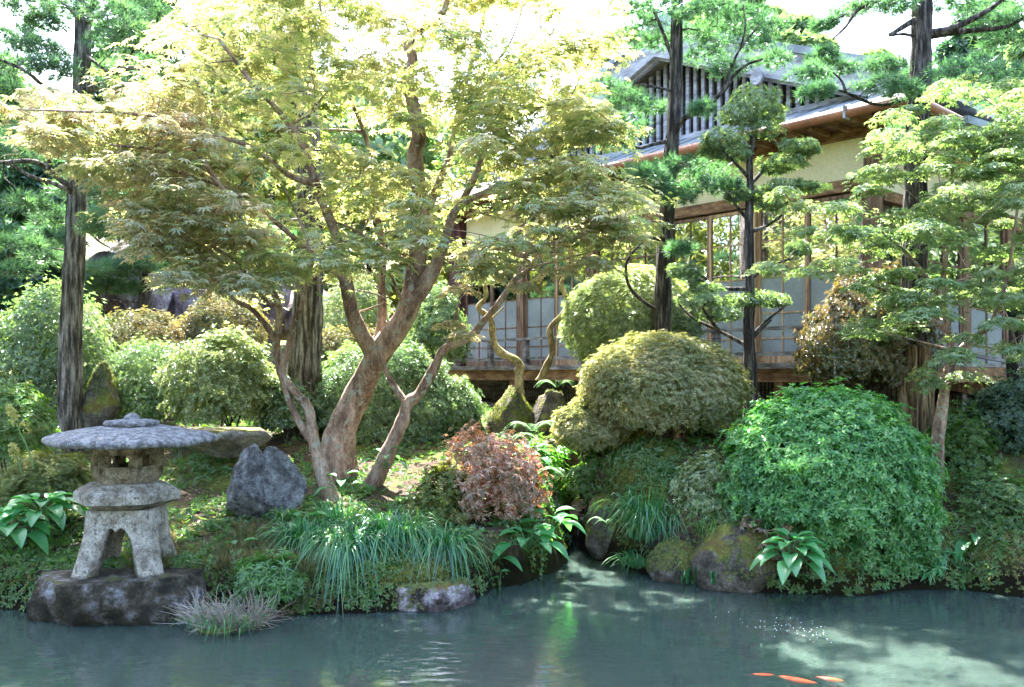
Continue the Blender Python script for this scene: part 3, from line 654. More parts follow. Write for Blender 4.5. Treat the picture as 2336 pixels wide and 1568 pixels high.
def house():
    e = thing('wooden_house', hp(0, 0, 1.1), 'old Japanese wooden house with cream plaster, glass doors and a railed veranda behind the garden', 'house')
    DZ = 1.72; SL = 7.05
    part = lambda nm, mat, *boxes, smooth=False: [hbox(mb_, *b) for mb_ in [MB()] for b in boxes] and None
    def B(nm, mat, boxes, parent=e):
        mb = MB()
        for b in boxes: hbox(mb, *b)
        return mb.build(nm, M[mat], parent) if parent is e else subpart(mb, nm, mat, parent)
    def subpart(mb, nm, mat, parent):
        o = mb.build(nm, M[mat], None); o.parent = parent; o.matrix_parent_inverse = Matrix.Identity(4); return o
    # walls
    B('plaster_wall', 'plaster', [(.08, SL, -.10, -.02, 3.76, 4.28)])
    B('side_wall', 'plaster', [(-.02, .04, -7, -.08, 3.62, 4.28), (-.02, .04, -7, -3.4, DZ, 3.6)])
    B('header_beam', 'wood_brown', [(-.06, SL, -.12, .03, 3.62, 3.757)])
    B('upper_beam', 'wood_brown', [(-.3, SL+.2, -.12, .06, 4.2, 4.42)])
    B('side_beam', 'wood_brown', [(-.08, .08, -7, -.14, 4.2, 4.42), (-.07, .07, -7, -.14, 3.5, 3.62)])
    for s in (0, 2.78, 4.1, 5.56):
        B('post', 'wood_post', [(s-.075, s+.075, -.09, .05, DZ-.6, 4.198)])
    B('post', 'wood_dark_red', [(SL-.12, SL+.16, -.12, .12, 1.1, 4.198)])
    B('post', 'wood_light', [(1.46-.05, 1.46+.05, -.07, .055, DZ, 3.617)])
    for t in (-1.7, -3.4): B('post', 'wood_post', [(-.07, .07, t-.07, t+.07, DZ-.6, 3.6)])
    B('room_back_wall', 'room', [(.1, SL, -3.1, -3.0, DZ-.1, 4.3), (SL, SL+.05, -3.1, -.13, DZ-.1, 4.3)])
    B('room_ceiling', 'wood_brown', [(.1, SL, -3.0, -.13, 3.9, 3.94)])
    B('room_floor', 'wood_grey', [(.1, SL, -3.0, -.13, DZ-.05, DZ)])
    [B('curtain', 'plaster', [q]) for q in [(.6, 1.35, -.9, -.88, DZ, 3.6), (2.9, 4.0, -.8, -.78, DZ, 3.6), (4.3, 5.4, -.8, -.78, DZ, 3.6)]]
    # glass doors: frame with muntins, clear upper pane, frosted lower pane
    edges = [.075, .77, 1.41, 1.51, 2.11, 2.705, 2.855, 3.44, 4.025, 4.175, 4.83, 5.485, 5.635, 6.28, SL-.12]
    rows = [3.19, 2.76, 2.33, 2.03]
    for a, b in zip(edges, edges[1:]):
        if b-a < .2: continue
        lt = 'wood_light' if (1.3 < b < 1.6 or 1.5 < a < 2.0 or abs(a-4.175) < .02) else 'wood_post'
        mid = (a+b)/2
        bx = [(a, a+.032, -.045, -.005, DZ+.02, 3.6), (b-.032, b, -.045, -.005, DZ+.02, 3.6), (a+.032, b-.032, -.045, -.005, 3.56, 3.6), (a+.032, b-.032, -.045, -.005, DZ+.02, DZ+.1)]
        bx += [(mid-.008, mid+.008, -.036, -.012, DZ+.1, 3.56)]
        for z in rows: bx += [(a+.032, mid-.008, -.034, -.014, z-.008, z+.008), (mid+.008, b-.032, -.034, -.014, z-.008, z+.008)]
        fr = B('glass_door', lt, bx)
        B('pane', 'glass', [(a+.03, b-.03, -.027, -.023, 2.76, 3.562)], fr)
        B('frosted_pane', 'shoji', [(a+.03, b-.03, -.027, -.022, DZ+.09, 2.756)], fr)
    # side doors
    edges = [-.07, -.85, -1.63, -1.77, -2.55, -3.33]
    for a, b in zip(edges, edges[1:]):
        if a-b < .2: continue
        mid = (a+b)/2
        fr = B('glass_door', 'wood_post', [(-.02, .02, a-.035, a, DZ, 3.5), (-.02, .02, b, b+.035, DZ, 3.5), (-.016, .016, mid-.008, mid+.008, DZ, 3.5)]+[(-.014, .014, b+.035, a-.035, z-.009, z+.009) for z in rows])
        B('pane', 'glass', [(-.004, .004, b+.03, a-.03, 2.2, 3.5)], fr); B('frosted_pane', 'shoji', [(-.004, .004, b+.03, a-.03, DZ, 2.198)], fr)
    # veranda
    TO = .92
    mb = MB(); n = 9
    for k in range(n):
        t0 = -.02+(TO+.02)*k/n; hbox(mb, -.8, SL+.1, t0, t0+(TO+.02)/n-.006, DZ-.04, DZ)
    for k in range(8): hbox(mb, -.8+.1*k, -.8+.1*k+.094, -7, -.03, DZ-.04, DZ)
    mb.build('veranda_deck', M['wood_grey'], e)
    B('deck_edge', 'wood_grey', [(-.85, SL+.12, TO, TO+.03, DZ-.055, DZ+.006)])
    B('fascia_beam', 'wood_brown', [(-.8, SL+.05, TO-.09, TO-.005, DZ-.20, DZ-.045), (-.85, -.765, -7, TO-.1, DZ-.20, DZ-.045)])
    for s in (-.78, .6, 2.0, 3.4, 4.8, 6.2, 6.95): B('deck_post', 'wood_brown', [(s-.05, s+.05, TO-.12, TO-.02, .95, DZ-.2)])
    mb = MB()
    for k in range(150): hbox(mb, -.6+k*.05, -.6+k*.05+.028, .1, .125, 1.0, DZ-.06)
    mb.build('underfloor_lattice', M['wood_grey'], e)
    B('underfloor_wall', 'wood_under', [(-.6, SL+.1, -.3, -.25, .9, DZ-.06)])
    # railing
    B('top_rail', 'wood_grey', [(-.7, SL+.05, TO-.075, TO-.03, DZ+.36, DZ+.395)])
    B('lower_rail', 'wood_grey', [(-.7, SL+.05, TO-.07, TO-.035, DZ+.09, DZ+.125)])
    for s in (-.75, .35, 1.4, 2.45, 3.5, 4.55, 5.3, 6.1, 6.95): B('rail_post', 'wood_grey', [(s-.035, s+.035, TO-.09, TO-.02, DZ, DZ+.35), (s-.045, s+.045, TO-.1, TO-.01, DZ+.352, DZ+.36)])
    # eaves and skirt roof
    TE, ZE = .55, 4.385; SE = -.62; RS = .42
    mb = MB()
    hquad(mb, [(SE, TE, ZE), (SL+1, TE, ZE), (SL+1, TE-1.6, ZE+1.6*RS), (SE+1.6, TE-1.6, ZE+1.6*RS)], .05)
    hquad(mb, [(SE, TE, ZE-.001), (SE+1.6, TE-1.6, ZE+1.6*RS-.001), (SE+1.6, -7, ZE+1.6*RS-.001), (SE, -7, ZE-.001)], .05)
    mb.build('skirt_roof', M['roof_tile'], e)
    mb = MB()
    for k in range(26):
        s = SE+.35+k*.32; dd = min(1.5, s-SE-.05); hquad(mb, [(s, TE-.005, ZE+.014), (s+.03, TE-.005, ZE+.014), (s+.03, TE-dd, ZE+dd*RS+.012), (s, TE-dd, ZE+dd*RS+.012)], .02)
    mb.build('roof_seam', M['roof_tile'], e)
    B('soffit', 'wood_brown', [(SE+.05, SL+.9, .07, TE-.04, ZE-.085, ZE-.055), (SE+.05, .0, -7, -.105, ZE-.085, ZE-.055)])
    mb = MB(); ra = []
    for k in range(38): hbox(mb, SE+.1+k*.24, SE+.1+k*.24+.05, .072, TE-.05, ZE-.135, ZE-.09)
    mb.build('rafter', M['wood_brown'], e)
    # gutter: half round
    mb = MB(); g = []
    for s in np.linspace(SE-.05, SL+1, 8):
        q = hp(s, TE+.02, ZE-.065); g.append(q)
    tube(mb, g, [.055]*8, 10, 1); q = [hp(SE-.05, t, ZE-.066) for t in np.linspace(TE, -7, 6)]; tube(mb, q, [.055]*6, 10, 1)
    mb.build('gutter', M['copper'], e, True)
    for s in np.arange(.0, 7, 1.1): B('gutter_bracket', 'wood_gable', [(s-.012, s+.012, TE-.03, TE+.085, ZE-.13, ZE-.0)])
    # gable roof
    S0, S1, SM = -.1, 5.9, 2.9; ZB, ZA = 4.86, 6.1
    def slope(side, tf, tb, ov, lift, th, s_in=0):
        s_end = S0-ov if side < 0 else S1+ov; k = (ZA-ZB)/(SM-S0); ze = ZB-k*ov
        return [(s_end, tf, ze+lift), (SM, tf, ZA+lift), (SM, tb, ZA+lift), (s_end, tb, ze+lift)]
    mb = MB()
    for sd in (-1, 1):
        q = slope(sd, .15, -6, .25, .12, .1); hquad(mb, q, .09)
    mb.build('gable_roof', M['roof_tile'], e)
    mb = MB()
    for sd in (-1, 1):
        q = slope(sd, .10, .04, .12, .028, .1); hquad(mb, q, .34)
    o = mb.build('barge_board', M['wood_gable'], e)
    mb = MB()
    for sd in (-1, 1):
        q = slope(sd, .02, -.04, .1, -.24, .1); hquad(mb, q, .1)
    mb.build('inner_board', M['wood_gable'], e)
    mb = MB()
    for k in range(46):
        s = S0+.25+k*.123; zt = ZB+(ZA-ZB)*(1-abs(s-SM)/(SM-S0))-.28
        if zt > ZB+.02: hbox(mb, s, s+.05, -.30, -.26, ZB-.1, zt)
    mb.build('gable_lattice', M['wood_gable'], e)
    B('gable_sill', 'wood_gable', [(S0, S1, -.34, -.2, ZB-.2, ZB-.1)])
    mb = MB(); V = [hp(S0+.1, -.5, ZB-.2), hp(S1-.1, -.5, ZB-.2), hp(SM, -.5, ZA-.1)]; mb.add(V+[hp(S0+.1, -.54, ZB-.2), hp(S1-.1, -.54, ZB-.2), hp(SM, -.54, ZA-.1)], [np.array([(0, 1, 2), (5, 4, 3)]), np.array([(0, 3, 4, 1), (1, 4, 5, 2), (2, 5, 3, 0)])])
    mb.build('gable_wall', M['wood_under'], e)
    B('ridge_cap', 'roof_tile', [(SM-.12, SM+.12, -6, .2, ZA+.12, ZA+.26)])
    q = hp(1.0, .13, 5.16); mb = MB()
    n = 16; th = np.arange(n)/n*2*math.pi
    for r, t in ((.09, .0), ):
        V = [hp(1.35+r*math.cos(a), .115, 5.12+r*math.sin(a)) for a in th]+[hp(1.35+r*math.cos(a)*.9, .14, 5.12+r*math.sin(a)*.9) for a in th]+[hp(1.35, .125, 5.12)]
        k = np.arange(n); mb.add(V, [np.stack([k, (k+1) % n, n+(k+1) % n, n+k], -1), np.stack([n+k, n+(k+1) % n, np.full(n, 2*n)], -1)])
    mb.build('gable_boss', M['wood_gable'], e)
house()

def corridor():
    """lower sloping corridor wing on the far right"""
    e = thing('corridor_wing', P(2120, 950, 10.2), 'low wooden corridor with pale glass panels sloping down on the far right', 'corridor')
    A = np.array(list(P(2095, 848, 10.2))); Bq = np.array(list(P(2480, 912, 11.2))); D = Bq-A; nrm = norm(np.array([D[1], -D[0], 0])); nrm = nrm if nrm[1] < 0 else -nrm
    def q(s, t, z): return A+D*s+nrm*t+np.array([0, 0, z])
    def bx(nm, mat, lst, parent=e):
        mb = MB()
        for s0, s1, t0, t1, z0, z1 in lst:
            V = [q(s, t, z) for z in (z0, z1) for s, t in ((s0, t0), (s0, t1), (s1, t1), (s1, t0))]
            mb.add(V, [np.array([(0, 1, 2, 3), (7, 6, 5, 4), (0, 4, 5, 1), (1, 5, 6, 2), (2, 6, 7, 3), (3, 7, 4, 0)])])
        o = mb.build(nm, M[mat], parent if parent is e else None)
        if parent is not e: o.parent = parent; o.matrix_parent_inverse = Matrix.Identity(4)
        return o
    bx('deck', 'wood_grey', [(0, 1, -.02, .4, -.05, 0)]); bx('fascia_beam', 'wood_post', [(0, 1, .3, .38, -.2, -.055)])
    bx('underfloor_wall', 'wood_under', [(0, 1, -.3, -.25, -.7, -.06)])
    bx('underfloor_lattice', 'wood_grey', [(.0+k*.02, .01+k*.02, -.1, -.075, -.6, -.06) for k in range(50)])
    for s in (.12, .5, .9): bx('post', 'wood_grey', [(s-.012, s+.012, .28, .34, -.6, -.2)])
    for s in (.03, .27, .52, .77, .98): bx('post', 'wood_post', [(s-.02, s+.02, -.1, .0, -.05, 1.9)])
    bx('inner_wall', 'room', [(0, 1, -1.1, -1.05, -.1, 2.6)]); bx('header_beam', 'wood_post', [(0, 1, -.12, .02, 1.905, 2.06)]); bx('upper_wall', 'plaster', [(0, 1, -.08, -.04, 2.065, 2.6)])
    for a, b in ((.05, .25), (.29, .5), (.54, .75), (.79, .96)):
        fr = bx('glass_door', 'wood_post', [(a, a+.012, -.06, -.02, 0, 1.9), (b-.012, b, -.06, -.02, 0, 1.9), ((a+b)/2-.004, (a+b)/2+.004, -.055, -.025, 0, 1.9)]+[(a+.012, b-.012, -.05, -.03, z, z+.018) for z in (.42, .86, 1.3)])
        bx('frosted_pane', 'shoji', [(a+.01, b-.01, -.043, -.037, .0, .86)], fr); bx('pane', 'glass', [(a+.01, b-.01, -.043, -.039, .863, 1.9)], fr)
    bx('rail', 'wood_grey', [(.1, .55, .33, .37, .22, .26)]); bx('roof', 'roof_tile', [(-.05, 1.05, -1.2, .8, 2.62, 2.7)])
corridor()

def far_house():
    c = P(-10, 560, 24); e = thing('far_house', c, 'small white walled house with brown gable far behind the left pine', 'house')
    def b(nm, mat, u0, u1, v0, v1, d0, d1):
        a = P(u0, v1, d0); q = P(u1, v0, d0); V = [(x, y, z) for z in (a[2], q[2]) for x, y in ((a[0], d0), (a[0], d1), (q[0], d1), (q[0], d0))]
        return MB().add(V, [np.array([(0, 1, 2, 3), (7, 6, 5, 4), (0, 4, 5, 1), (1, 5, 6, 2), (2, 6, 7, 3), (3, 7, 4, 0)])]).build(nm, M[mat], e)
    b('wall', 'plaster', -120, 14, 440, 760, 24, 28); b('corner_post', 'wood_brown', 8, 20, 430, 760, 23.9, 24.05)
    mb = MB(); V = [P(-160, 440, 23.2), P(45, 460, 23.2), P(-60, 380, 23.2), P(-160, 440, 29), P(45, 460, 29), P(-60, 380, 29)]
    V = [list(x) for x in V]; mb.add(V, [np.array([(0, 1, 2), (5, 4, 3)]), np.array([(0, 3, 4, 1), (1, 4, 5, 2), (2, 5, 3, 0)])]); mb.build('roof', M['wood_brown'], e)
far_house()

# ------------------------------------------------------------------ shrubs
def shrub(name, label, u0, u1, vt, vb, d, mat, tmpl, size, n, cat='shrub', lump=.12, dy=.9, depth=.4, seed=1, stems=6, bark='dark_twig', up=.5, skirt=.55, lfreq=2.2, group=None, fill=True, asym=0, inner=1):
    S = d/F; c = P((u0+u1)/2, vb, d); rx = (u1-u0)/2*S; h = (vb-vt)*S; ry = rx*dy
    gx = gz(c[0], c[1]); base = Vector((c[0], c[1], min(c[2], gx) if abs(gx-c[2]) < .5 else c[2]))
    e = thing(name, base, label, cat, group)
    dr = rdir(int(n*1.6)); dr = dr[dr[:, 2] > -skirt][:n]
    if 'round' not in name: dr = dr[(dr[:, 2] > -.05) | (RNG.uniform(0, 1, len(dr)) < .5)]
    dr = dr[(nz(dr*np.array([rx, ry, h]), 5.5, seed+500) > -.55+.25*(dr[:, 2] < -.1)) | (RNG.uniform(0, 1, len(dr)) < .35)]; m = len(dr)
    K = max(20, m//16); kc = norm(dr[RNG.integers(0, m, K)]+rdir(K)*.03); kr = RNG.uniform(-.5, .75, K); kk = RNG.integers(0, K, m); sel = RNG.uniform(0, 1, m) < .68
    sg = .085/max(rx, h*.5, .25)**.5*.8; dr = np.where(sel[:, None], norm(kc[kk]+RNG.normal(size=(m, 3))*sg), dr); bmp = np.where(sel, kr[kk], -.6)*.055/max(rx, .3)
    lobe = 0
    if 'round' not in name and lump > .1:
        lump = lump*1.5
        for q in norm(np.random.default_rng(seed*7).normal(size=(7, 3))): lobe = lobe+.16*np.exp(9*(dr@q-1))*np.random.default_rng(int(abs(q[0])*1e4)).choice([-1, 1.2])
    ns = 1+bmp+lobe+lump*fbm(dr*np.array([rx, ry, h]), lfreq/max(rx, .3)*.9+.3, seed*3+60, 3)
    dep = 1-depth*RNG.uniform(0, 1, m)**2.0*inner*np.where(sel, .6, 1.2)
    ns = ns+.05*nz(dr*np.array([rx, ry, h]), 9, seed+700); zc = h*(.5 if 'round' in name else .42); p = np.stack([dr[:, 0]*rx*(1+asym*dr[:, 2]), dr[:, 1]*ry, dr[:, 2]*(h-zc)], -1)*(ns*dep)[:, None]
    low = p[:, 2] < 0; p[low, 2] *= zc/(h-zc)
    p = p*(1+(RNG.exponential(.028 if 'round' not in name else .014, m)*(dr[:, 2] > -.3))[:, None]*.6/max(rx, .3))
    o = norm(dr/np.array([rx, ry, h-zc])); p = p+np.array([c[0], c[1], c[2]+zc])
    nr = norm(o+np.array([0, 0, up])+rdir(m)*.55)
    fo = MB(); scatter(fo, tmpl, p, nr, norm(rdir(m)+o*.3), size*RNG.uniform(.65, 1.25, m))
    st = MB(); b0 = np.array(list(base))+np.array([0, 0, -.08])
    for k in range(stems):
        j = RNG.integers(0, m); tgt = p[j]*.92+np.array([c[0], c[1], c[2]+zc])*.08
        b1 = b0+np.array([RNG.uniform(-.3, .3)*rx, RNG.uniform(-.3, .3)*ry, 0]); mid = b1+(tgt-b1)*.5+RNG.normal(size=3)*.06*h+np.array([0, 0, .08*h])
        r = .008+.006*rx*RNG.uniform(.7, 1.4); tube(st, [b1, mid, tgt], [r, r*.6, r*.25], 5, 3)
    st.build('stem', M[bark], e, True); fo.build('foliage', M[mat], e)
    return e
SH = 'clipped azaleas behind the lantern'
shrub('shrub', 'large loose grey green shrub at the left edge behind the left pine trunk', -60, 255, 655, 1010, 9.75, 'azalea_leaf', T_ROS5, .034, 13000, lump=.2, dy=.6, depth=.75, seed=1, stems=40, skirt=.6)
shrub('shrub', 'lower dark leafy shrub at the left edge below the grey green shrub', -80, 130, 880, 1070, 8.2, 'weed_leaf', T_ROS5, 0.037, 4125, seed=41, stems=6)
shrub('azalea', 'bronze topped clipped azalea right of the grey green shrub', 235, 425, 715, 870, 11.0, 'azalea_bronze', T_ROS, 0.033, 8580, seed=2, group=SH)
shrub('azalea', 'bronze topped clipped azalea below the purple outcrop', 395, 600, 682, 850, 11.5, 'azalea_bronze', T_ROS, 0.033, 9900, seed=3, group=SH)
shrub('azalea', 'green rounded azalea right of the standing stone', 240, 425, 795, 1000, 9.9, 'azalea_leaf', T_ROS, 0.031, 9075, seed=4, group=SH)
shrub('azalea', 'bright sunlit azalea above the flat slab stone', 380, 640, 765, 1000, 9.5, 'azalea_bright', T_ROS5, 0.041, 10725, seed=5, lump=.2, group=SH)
shrub('azalea', 'low azalea between the slab stone and the maple stems', 590, 715, 880, 1010, 9.6, 'azalea_leaf', T_ROS5, 0.037, 4620, seed=6)
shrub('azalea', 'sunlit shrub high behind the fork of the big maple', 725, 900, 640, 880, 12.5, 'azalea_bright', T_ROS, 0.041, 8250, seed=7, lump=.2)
shrub('azalea', 'broad pale green azalea behind the leaning maple trunk', 705, 1088, 795, 1070, 10.0, 'azalea_leaf', T_ROS8, 0.044, 18975, seed=8, dy=.65, lump=.14, depth=.35, stems=14)
shrub('azalea', 'dark shrub between the striped trunk and the maple fork', 690, 860, 760, 900, 11.4, 'azalea_bronze', T_ROS, 0.037, 5775, seed=9)
shrub('shrub', 'slender leaved shrub left of the dark red house post', 930, 1065, 650, 860, 12.5, 'yew_leaf', T_ROS8, 0.052, 4290, seed=10, lump=.2, stems=8)
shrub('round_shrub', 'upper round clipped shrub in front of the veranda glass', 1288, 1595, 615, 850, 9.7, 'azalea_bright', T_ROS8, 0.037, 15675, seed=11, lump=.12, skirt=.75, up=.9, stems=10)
BIG_ROUND = shrub('round_shrub', 'large round clipped shrub with pale pink tips at the garden centre', 1328, 1690, 764, 1000, 8.1, 'pieris_leaf', T_ROS8, 0.033, 22275, seed=12, lump=.08, skirt=.75, up=.9, stems=8, asym=.0)
shrub('round_shrub', 'lower left cushion of clipped shrub overhanging the rocks', 1268, 1440, 915, 1035, 8.3, 'pieris_leaf', T_ROS8, 0.033, 8580, seed=13, lump=.14, skirt=.75, up=.9, stems=5)
shrub('nandina', 'tall brown tinted leafy shrub in front of the veranda corner', 1845, 2115, 625, 925, 8.35, 'nandina_leaf', T_ROS, 0.041, 14025, seed=14, lump=.2, skirt=.7, up=.1, stems=12, depth=.35)
shrub('azalea', 'large emerald green azalea dome at the right bank', 1652, 2112, 893, 1285, 7.0, 'emerald_leaf', T_ROS5, 0.046, 18975, seed=15, lump=.10, skirt=.5, up=.35, stems=26, depth=.3, bark='twig')
shrub('azalea', 'trailing lower skirt of green azalea touching the water', 1800, 2110, 1130, 1355, 6.75, 'emerald_leaf', T_ROS5, 0.037, 6930, seed=16, lump=.18, skirt=.6, stems=16, bark='twig', dy=.45)
shrub('shrub', 'sunlit pale shrub behind the left side of the emerald azalea', 1550, 1690, 1060, 1265, 7.15, 'azalea_bright', T_ROS5, 0.033, 5940, seed=17, lump=.25, stems=12)  # stands in shade; sunlight is put into the brighter leaf colour
shrub('shrub', 'low red tipped shrub above the wide mossy boulder', 1690, 1830, 1165, 1290, 6.65, 'red_leaf', T_DROOP, .045, 350, seed=18, lump=.25, stems=8)
shrub('pieris', 'pink and copper leaved shrub left of the inlet', 1035, 1245, 1000, 1215, 7.3, 'red_leaf', T_DROOP, .046, 2900, seed=19, lump=.34, skirt=.6, up=.5, stems=12, depth=.6, bark='twig')
shrub('pieris', 'sprig of red leaves right of the dark inlet mouth', 1300, 1350, 1140, 1195, 8.3, 'red_leaf', T_DROOP, .05, 70, seed=20, stems=4)
shrub('shrub', 'low yellow green cushion shrub at the left edge behind the hosta', -10, 208, 1040, 1180, 7.0, 'moss_leaf', T_ROS8, 0.022, 11550, seed=21, lump=.12)
shrub('shrub', 'small fresh green shrub beside the dry grass tussock', 540, 680, 1275, 1400, 6.0, 'fern_leaf', T_ROS8, .055, 900, seed=22, lump=.2, stems=8, depth=.5)
shrub('shrub', 'bushy undergrowth between the pieris and the grass clumps', 940, 1080, 1080, 1230, 7.2, 'moss_leaf', T_ROS5, 0.033, 2475, seed=23, lump=.3)
shrub('shrub', 'leafy undergrowth on the rockery below the mossy rock', 1130, 1290, 1020, 1180, 8.6, 'fern_leaf', T_ROS5, .06, 900, seed=24, lump=.3, depth=.6)
shrub('shrub', 'dark green undergrowth above the inlet mouth', 1300, 1440, 1030, 1180, 8.4, 'weed_leaf', T_ROS5, 0.041, 2475, seed=25, lump=.3, depth=.5)
shrub('shrub', 'shaded bush on the dark right bank behind the young maple stem', 2110, 2260, 960, 1160, 7.6, 'weed_leaf', T_ROS5, 0.037, 2640, seed=27, lump=.25)
shrub('shrub', 'shaded fern like bush at the right edge of the bank', 2210, 2400, 900, 1080, 8.0, 'far_leaf_dark', T_ROS5, 0.044, 4290, seed=28, lump=.25)
shrub('shrub', 'moss and ivy mass hanging on the dark right bank', 2150, 2400, 1080, 1260, 7.1, 'weed_leaf', T_ROS5, 0.030, 4950, seed=29, lump=.25)
shrub('shrub', 'ferny low plant right of the azalea skirt at the waterline', 2040, 2190, 1235, 1345, 6.8, 'hosta_leaf', T_DROOP, .09, 130, seed=30, lump=.2, depth=.6)
shrub('shrub', 'small leafy bush hiding the foot of the dark centre pine', 1690, 1800, 990, 1100, 8.0, 'weed_leaf', T_ROS5, .05, 900, seed=31)

# short trunk of the large round shrub
def shrub_trunk():
    t = BIG_ROUND
    mb = MB(); tube(mb, PP([(1585, 1110), (1560, 1050), (1545, 1000), (1540, 930)], 7.8, 8.0), [.075, .05, .045, .035], 10, 5, .2, .1)
    tube(mb, PP([(1530, 1110), (1545, 1060), (1550, 1010), (1590, 930)], 7.75, 8.0), [.06, .045, .04, .03], 10, 5, .2, .1, 4)
    mb.build('main_stem', M['tan_bark'], t, True)
shrub_trunk()

# ------------------------------------------------------------------ big maple and its two slender companions
CROWN = [(0, 235), (60, 222), (200, 212), (330, 105), (420, 30), (470, -70), (900, -150), (1300, -90), (1370, 20), (1380, 120), (1350, 200), (1380, 280), (1420, 380), (1490, 490), (1450, 560), (1330, 590),
         (1240, 560), (1120, 600), (1060, 640), (1010, 600), (930, 560), (850, 600), (760, 640), (640, 660), (540, 700), (440, 640), (310, 590), (330, 540), (230, 430), (170, 370), (100, 320), (0, 300)]
def crown_pads(poly, n, d0, d1, ru, seed, flat=.30, sep=.5):
    r = random.Random(seed); us = [p[0] for p in poly]; vs = [p[1] for p in poly]; out = []; tries = 0
    while len(out) < n and tries < 20000:
        tries += 1; u = r.uniform(min(us), max(us)); v = r.uniform(min(vs), max(vs))
        if not inpoly(u, v, poly): continue
        d = r.uniform(d0, d1); w = r.uniform(*ru); c = P(u, v, d); R = w/F*d
        if any((c-q[0]).length < R*sep for q in out): continue
        out.append((c, (R, R*.95, R*flat*r.uniform(.8, 1.3))))
    return out
def big_maple():
    base = gpix(768, 1085)
    t = Tree('maple_tree', 'big spreading maple with yellow green leaves and a thick leaning trunk', 'tree', base, M['maple_bark'])
    b = base.y
    t.limb([base+Vector((-.0, 0, -.1)), P(768, 1030, b), P(780, 975, b), P(816, 898, b), P(863, 808, b-.1), P(925, 718, b-.15), P(948, 628, b-.2), P(956, 538, b-.2), P(952, 440, b-.3), P(947, 350, b-.4), P(955, 300, b-.5), P(930, 180, b-.6), P(942, 137, b-.6), P(931, 101, b-.6), P(960, 70, b-.6), P(1015, 20, b-.6), P(1020, -60, b-.7)], .155, .018, 18, .05, .035, .35, 5)
    L = t.limb
    L(PP([(955, 520), (975, 480), (1000, 420), (1025, 360), (1035, 300), (1060, 200), (1100, 60), (1110, -40)], b-.2, b+.3), .05, .012, 10)
    L(PP([(915, 725), (960, 670), (990, 620), (1010, 565), (1028, 505), (1050, 468), (1100, 442), (1140, 425), (1200, 412), (1290, 400)], b-.15, b-.9), .07, .012, 12, .04, .05)
    L(PP([(1050, 468), (1085, 400), (1110, 335), (1158, 274), (1220, 250), (1300, 225)], b-.4, b-.9), .035, .008)
    L(PP([(1035, 300), (1100, 200), (1160, 165), (1194, 137), (1230, 101), (1234, 54), (1230, -40)], b+.1, b-.3), .025, .008)
    L(PP([(1120, 158), (1165, 95), (1190, 20), (1195, -50)], b-.1, b-.2), .012, .006)
    L(PP([(850, 800), (828, 770), (805, 718), (790, 646), (780, 590), (760, 520), (720, 420), (690, 330), (640, 260), (560, 170), (500, 90)], b-.1, b-1.3), .085, .012, 12, .04, .05)
    L(PP([(862, 780), (872, 720), (870, 646), (874, 574), (860, 480), (850, 380), (830, 300), (780, 180), (740, 60), (720, -50)], b, b+.5), .05, .01, 10)
    L(PP([(790, 646), (740, 600), (690, 560), (620, 500), (540, 440), (430, 400), (330, 370)], b-.3, b-1.6), .035, .008)
    L(PP([(805, 718), (880, 740-60), (700, 640)], b-.2, b-.4), .01, .005)
    L(PP([(720, 420), (660, 400), (560, 330), (420, 300), (260, 280), (100, 265)], b-.8, b-1.4), .03, .006)
    L(PP([(925, 700), (905, 660), (890, 620)], b-.3, b-.6), .02, .01)
    L(PP([(931, 600), (860, 560), (800, 520), (740, 500)], b-.3, b-1.2), .03, .006)
    # stub of a sawn limb
    L(PP([(955, 650), (990, 600), (1002, 565)], b-.25, b-.35), .045, .03, 10, 0, .1)
    pads = crown_pads(CROWN, 225, b-1.9, b+.9, (55, 110), 5)
    pads += [(P(u, v, d), (ru/F*d, ru/F*d, .07)) for u, v, ru, d in [(960, 555, 80, 6.6), (880, 590, 70, 6.8), (1300, 480, 80, 7), (1380, 520, 80, 7.2), (1150, 560, 80, 6.9), (1100, 610, 60, 6.8), (640, 640, 70, 6.7), (460, 600, 80, 6.5), (380, 560, 80, 6.5), (740, 600, 80, 6.8)]]
    pads += crown_pads([(1080, -20), (1380, 20), (1390, 200), (1430, 340), (1500, 480), (1440, 560), (1250, 560), (1180, 420), (1080, 300)], 44, b-1.7, b+.2, (50, 85), 77, .24)
    pads += crown_pads([(420, 20), (700, -60), (1100, -60), (1100, 200), (500, 220)], 34, b-1.5, b+.3, (55, 100), 78, .28)
    pads += crown_pads([(1120, 230), (1330, 170), (1410, 300), (1330, 420), (1150, 430)], 16, b-1.2, b+.4, (50, 80), 79, .24)
    # thin out towards the bright gaps
    keep = []
    for c, r in pads:
        u = CX+c[0]/c[1]*F; v = CY-(c[2]-H)/c[1]*F
        if (1060 < u < 1160 and 440 < v < 560): continue
        keep.append((c, r))
    maple_foliage(t, keep, 74, T_MAPLE, .062, 1)
    t.done(M['maple_leaf'])
    # pale sunlit end sprays of the long left branch
    t2 = Tree('maple_tree', 'pale pink tinged maple branch tips reaching in from the upper left', 'tree', gpix(700, 1060), M['maple_bark'])
    return t, t2
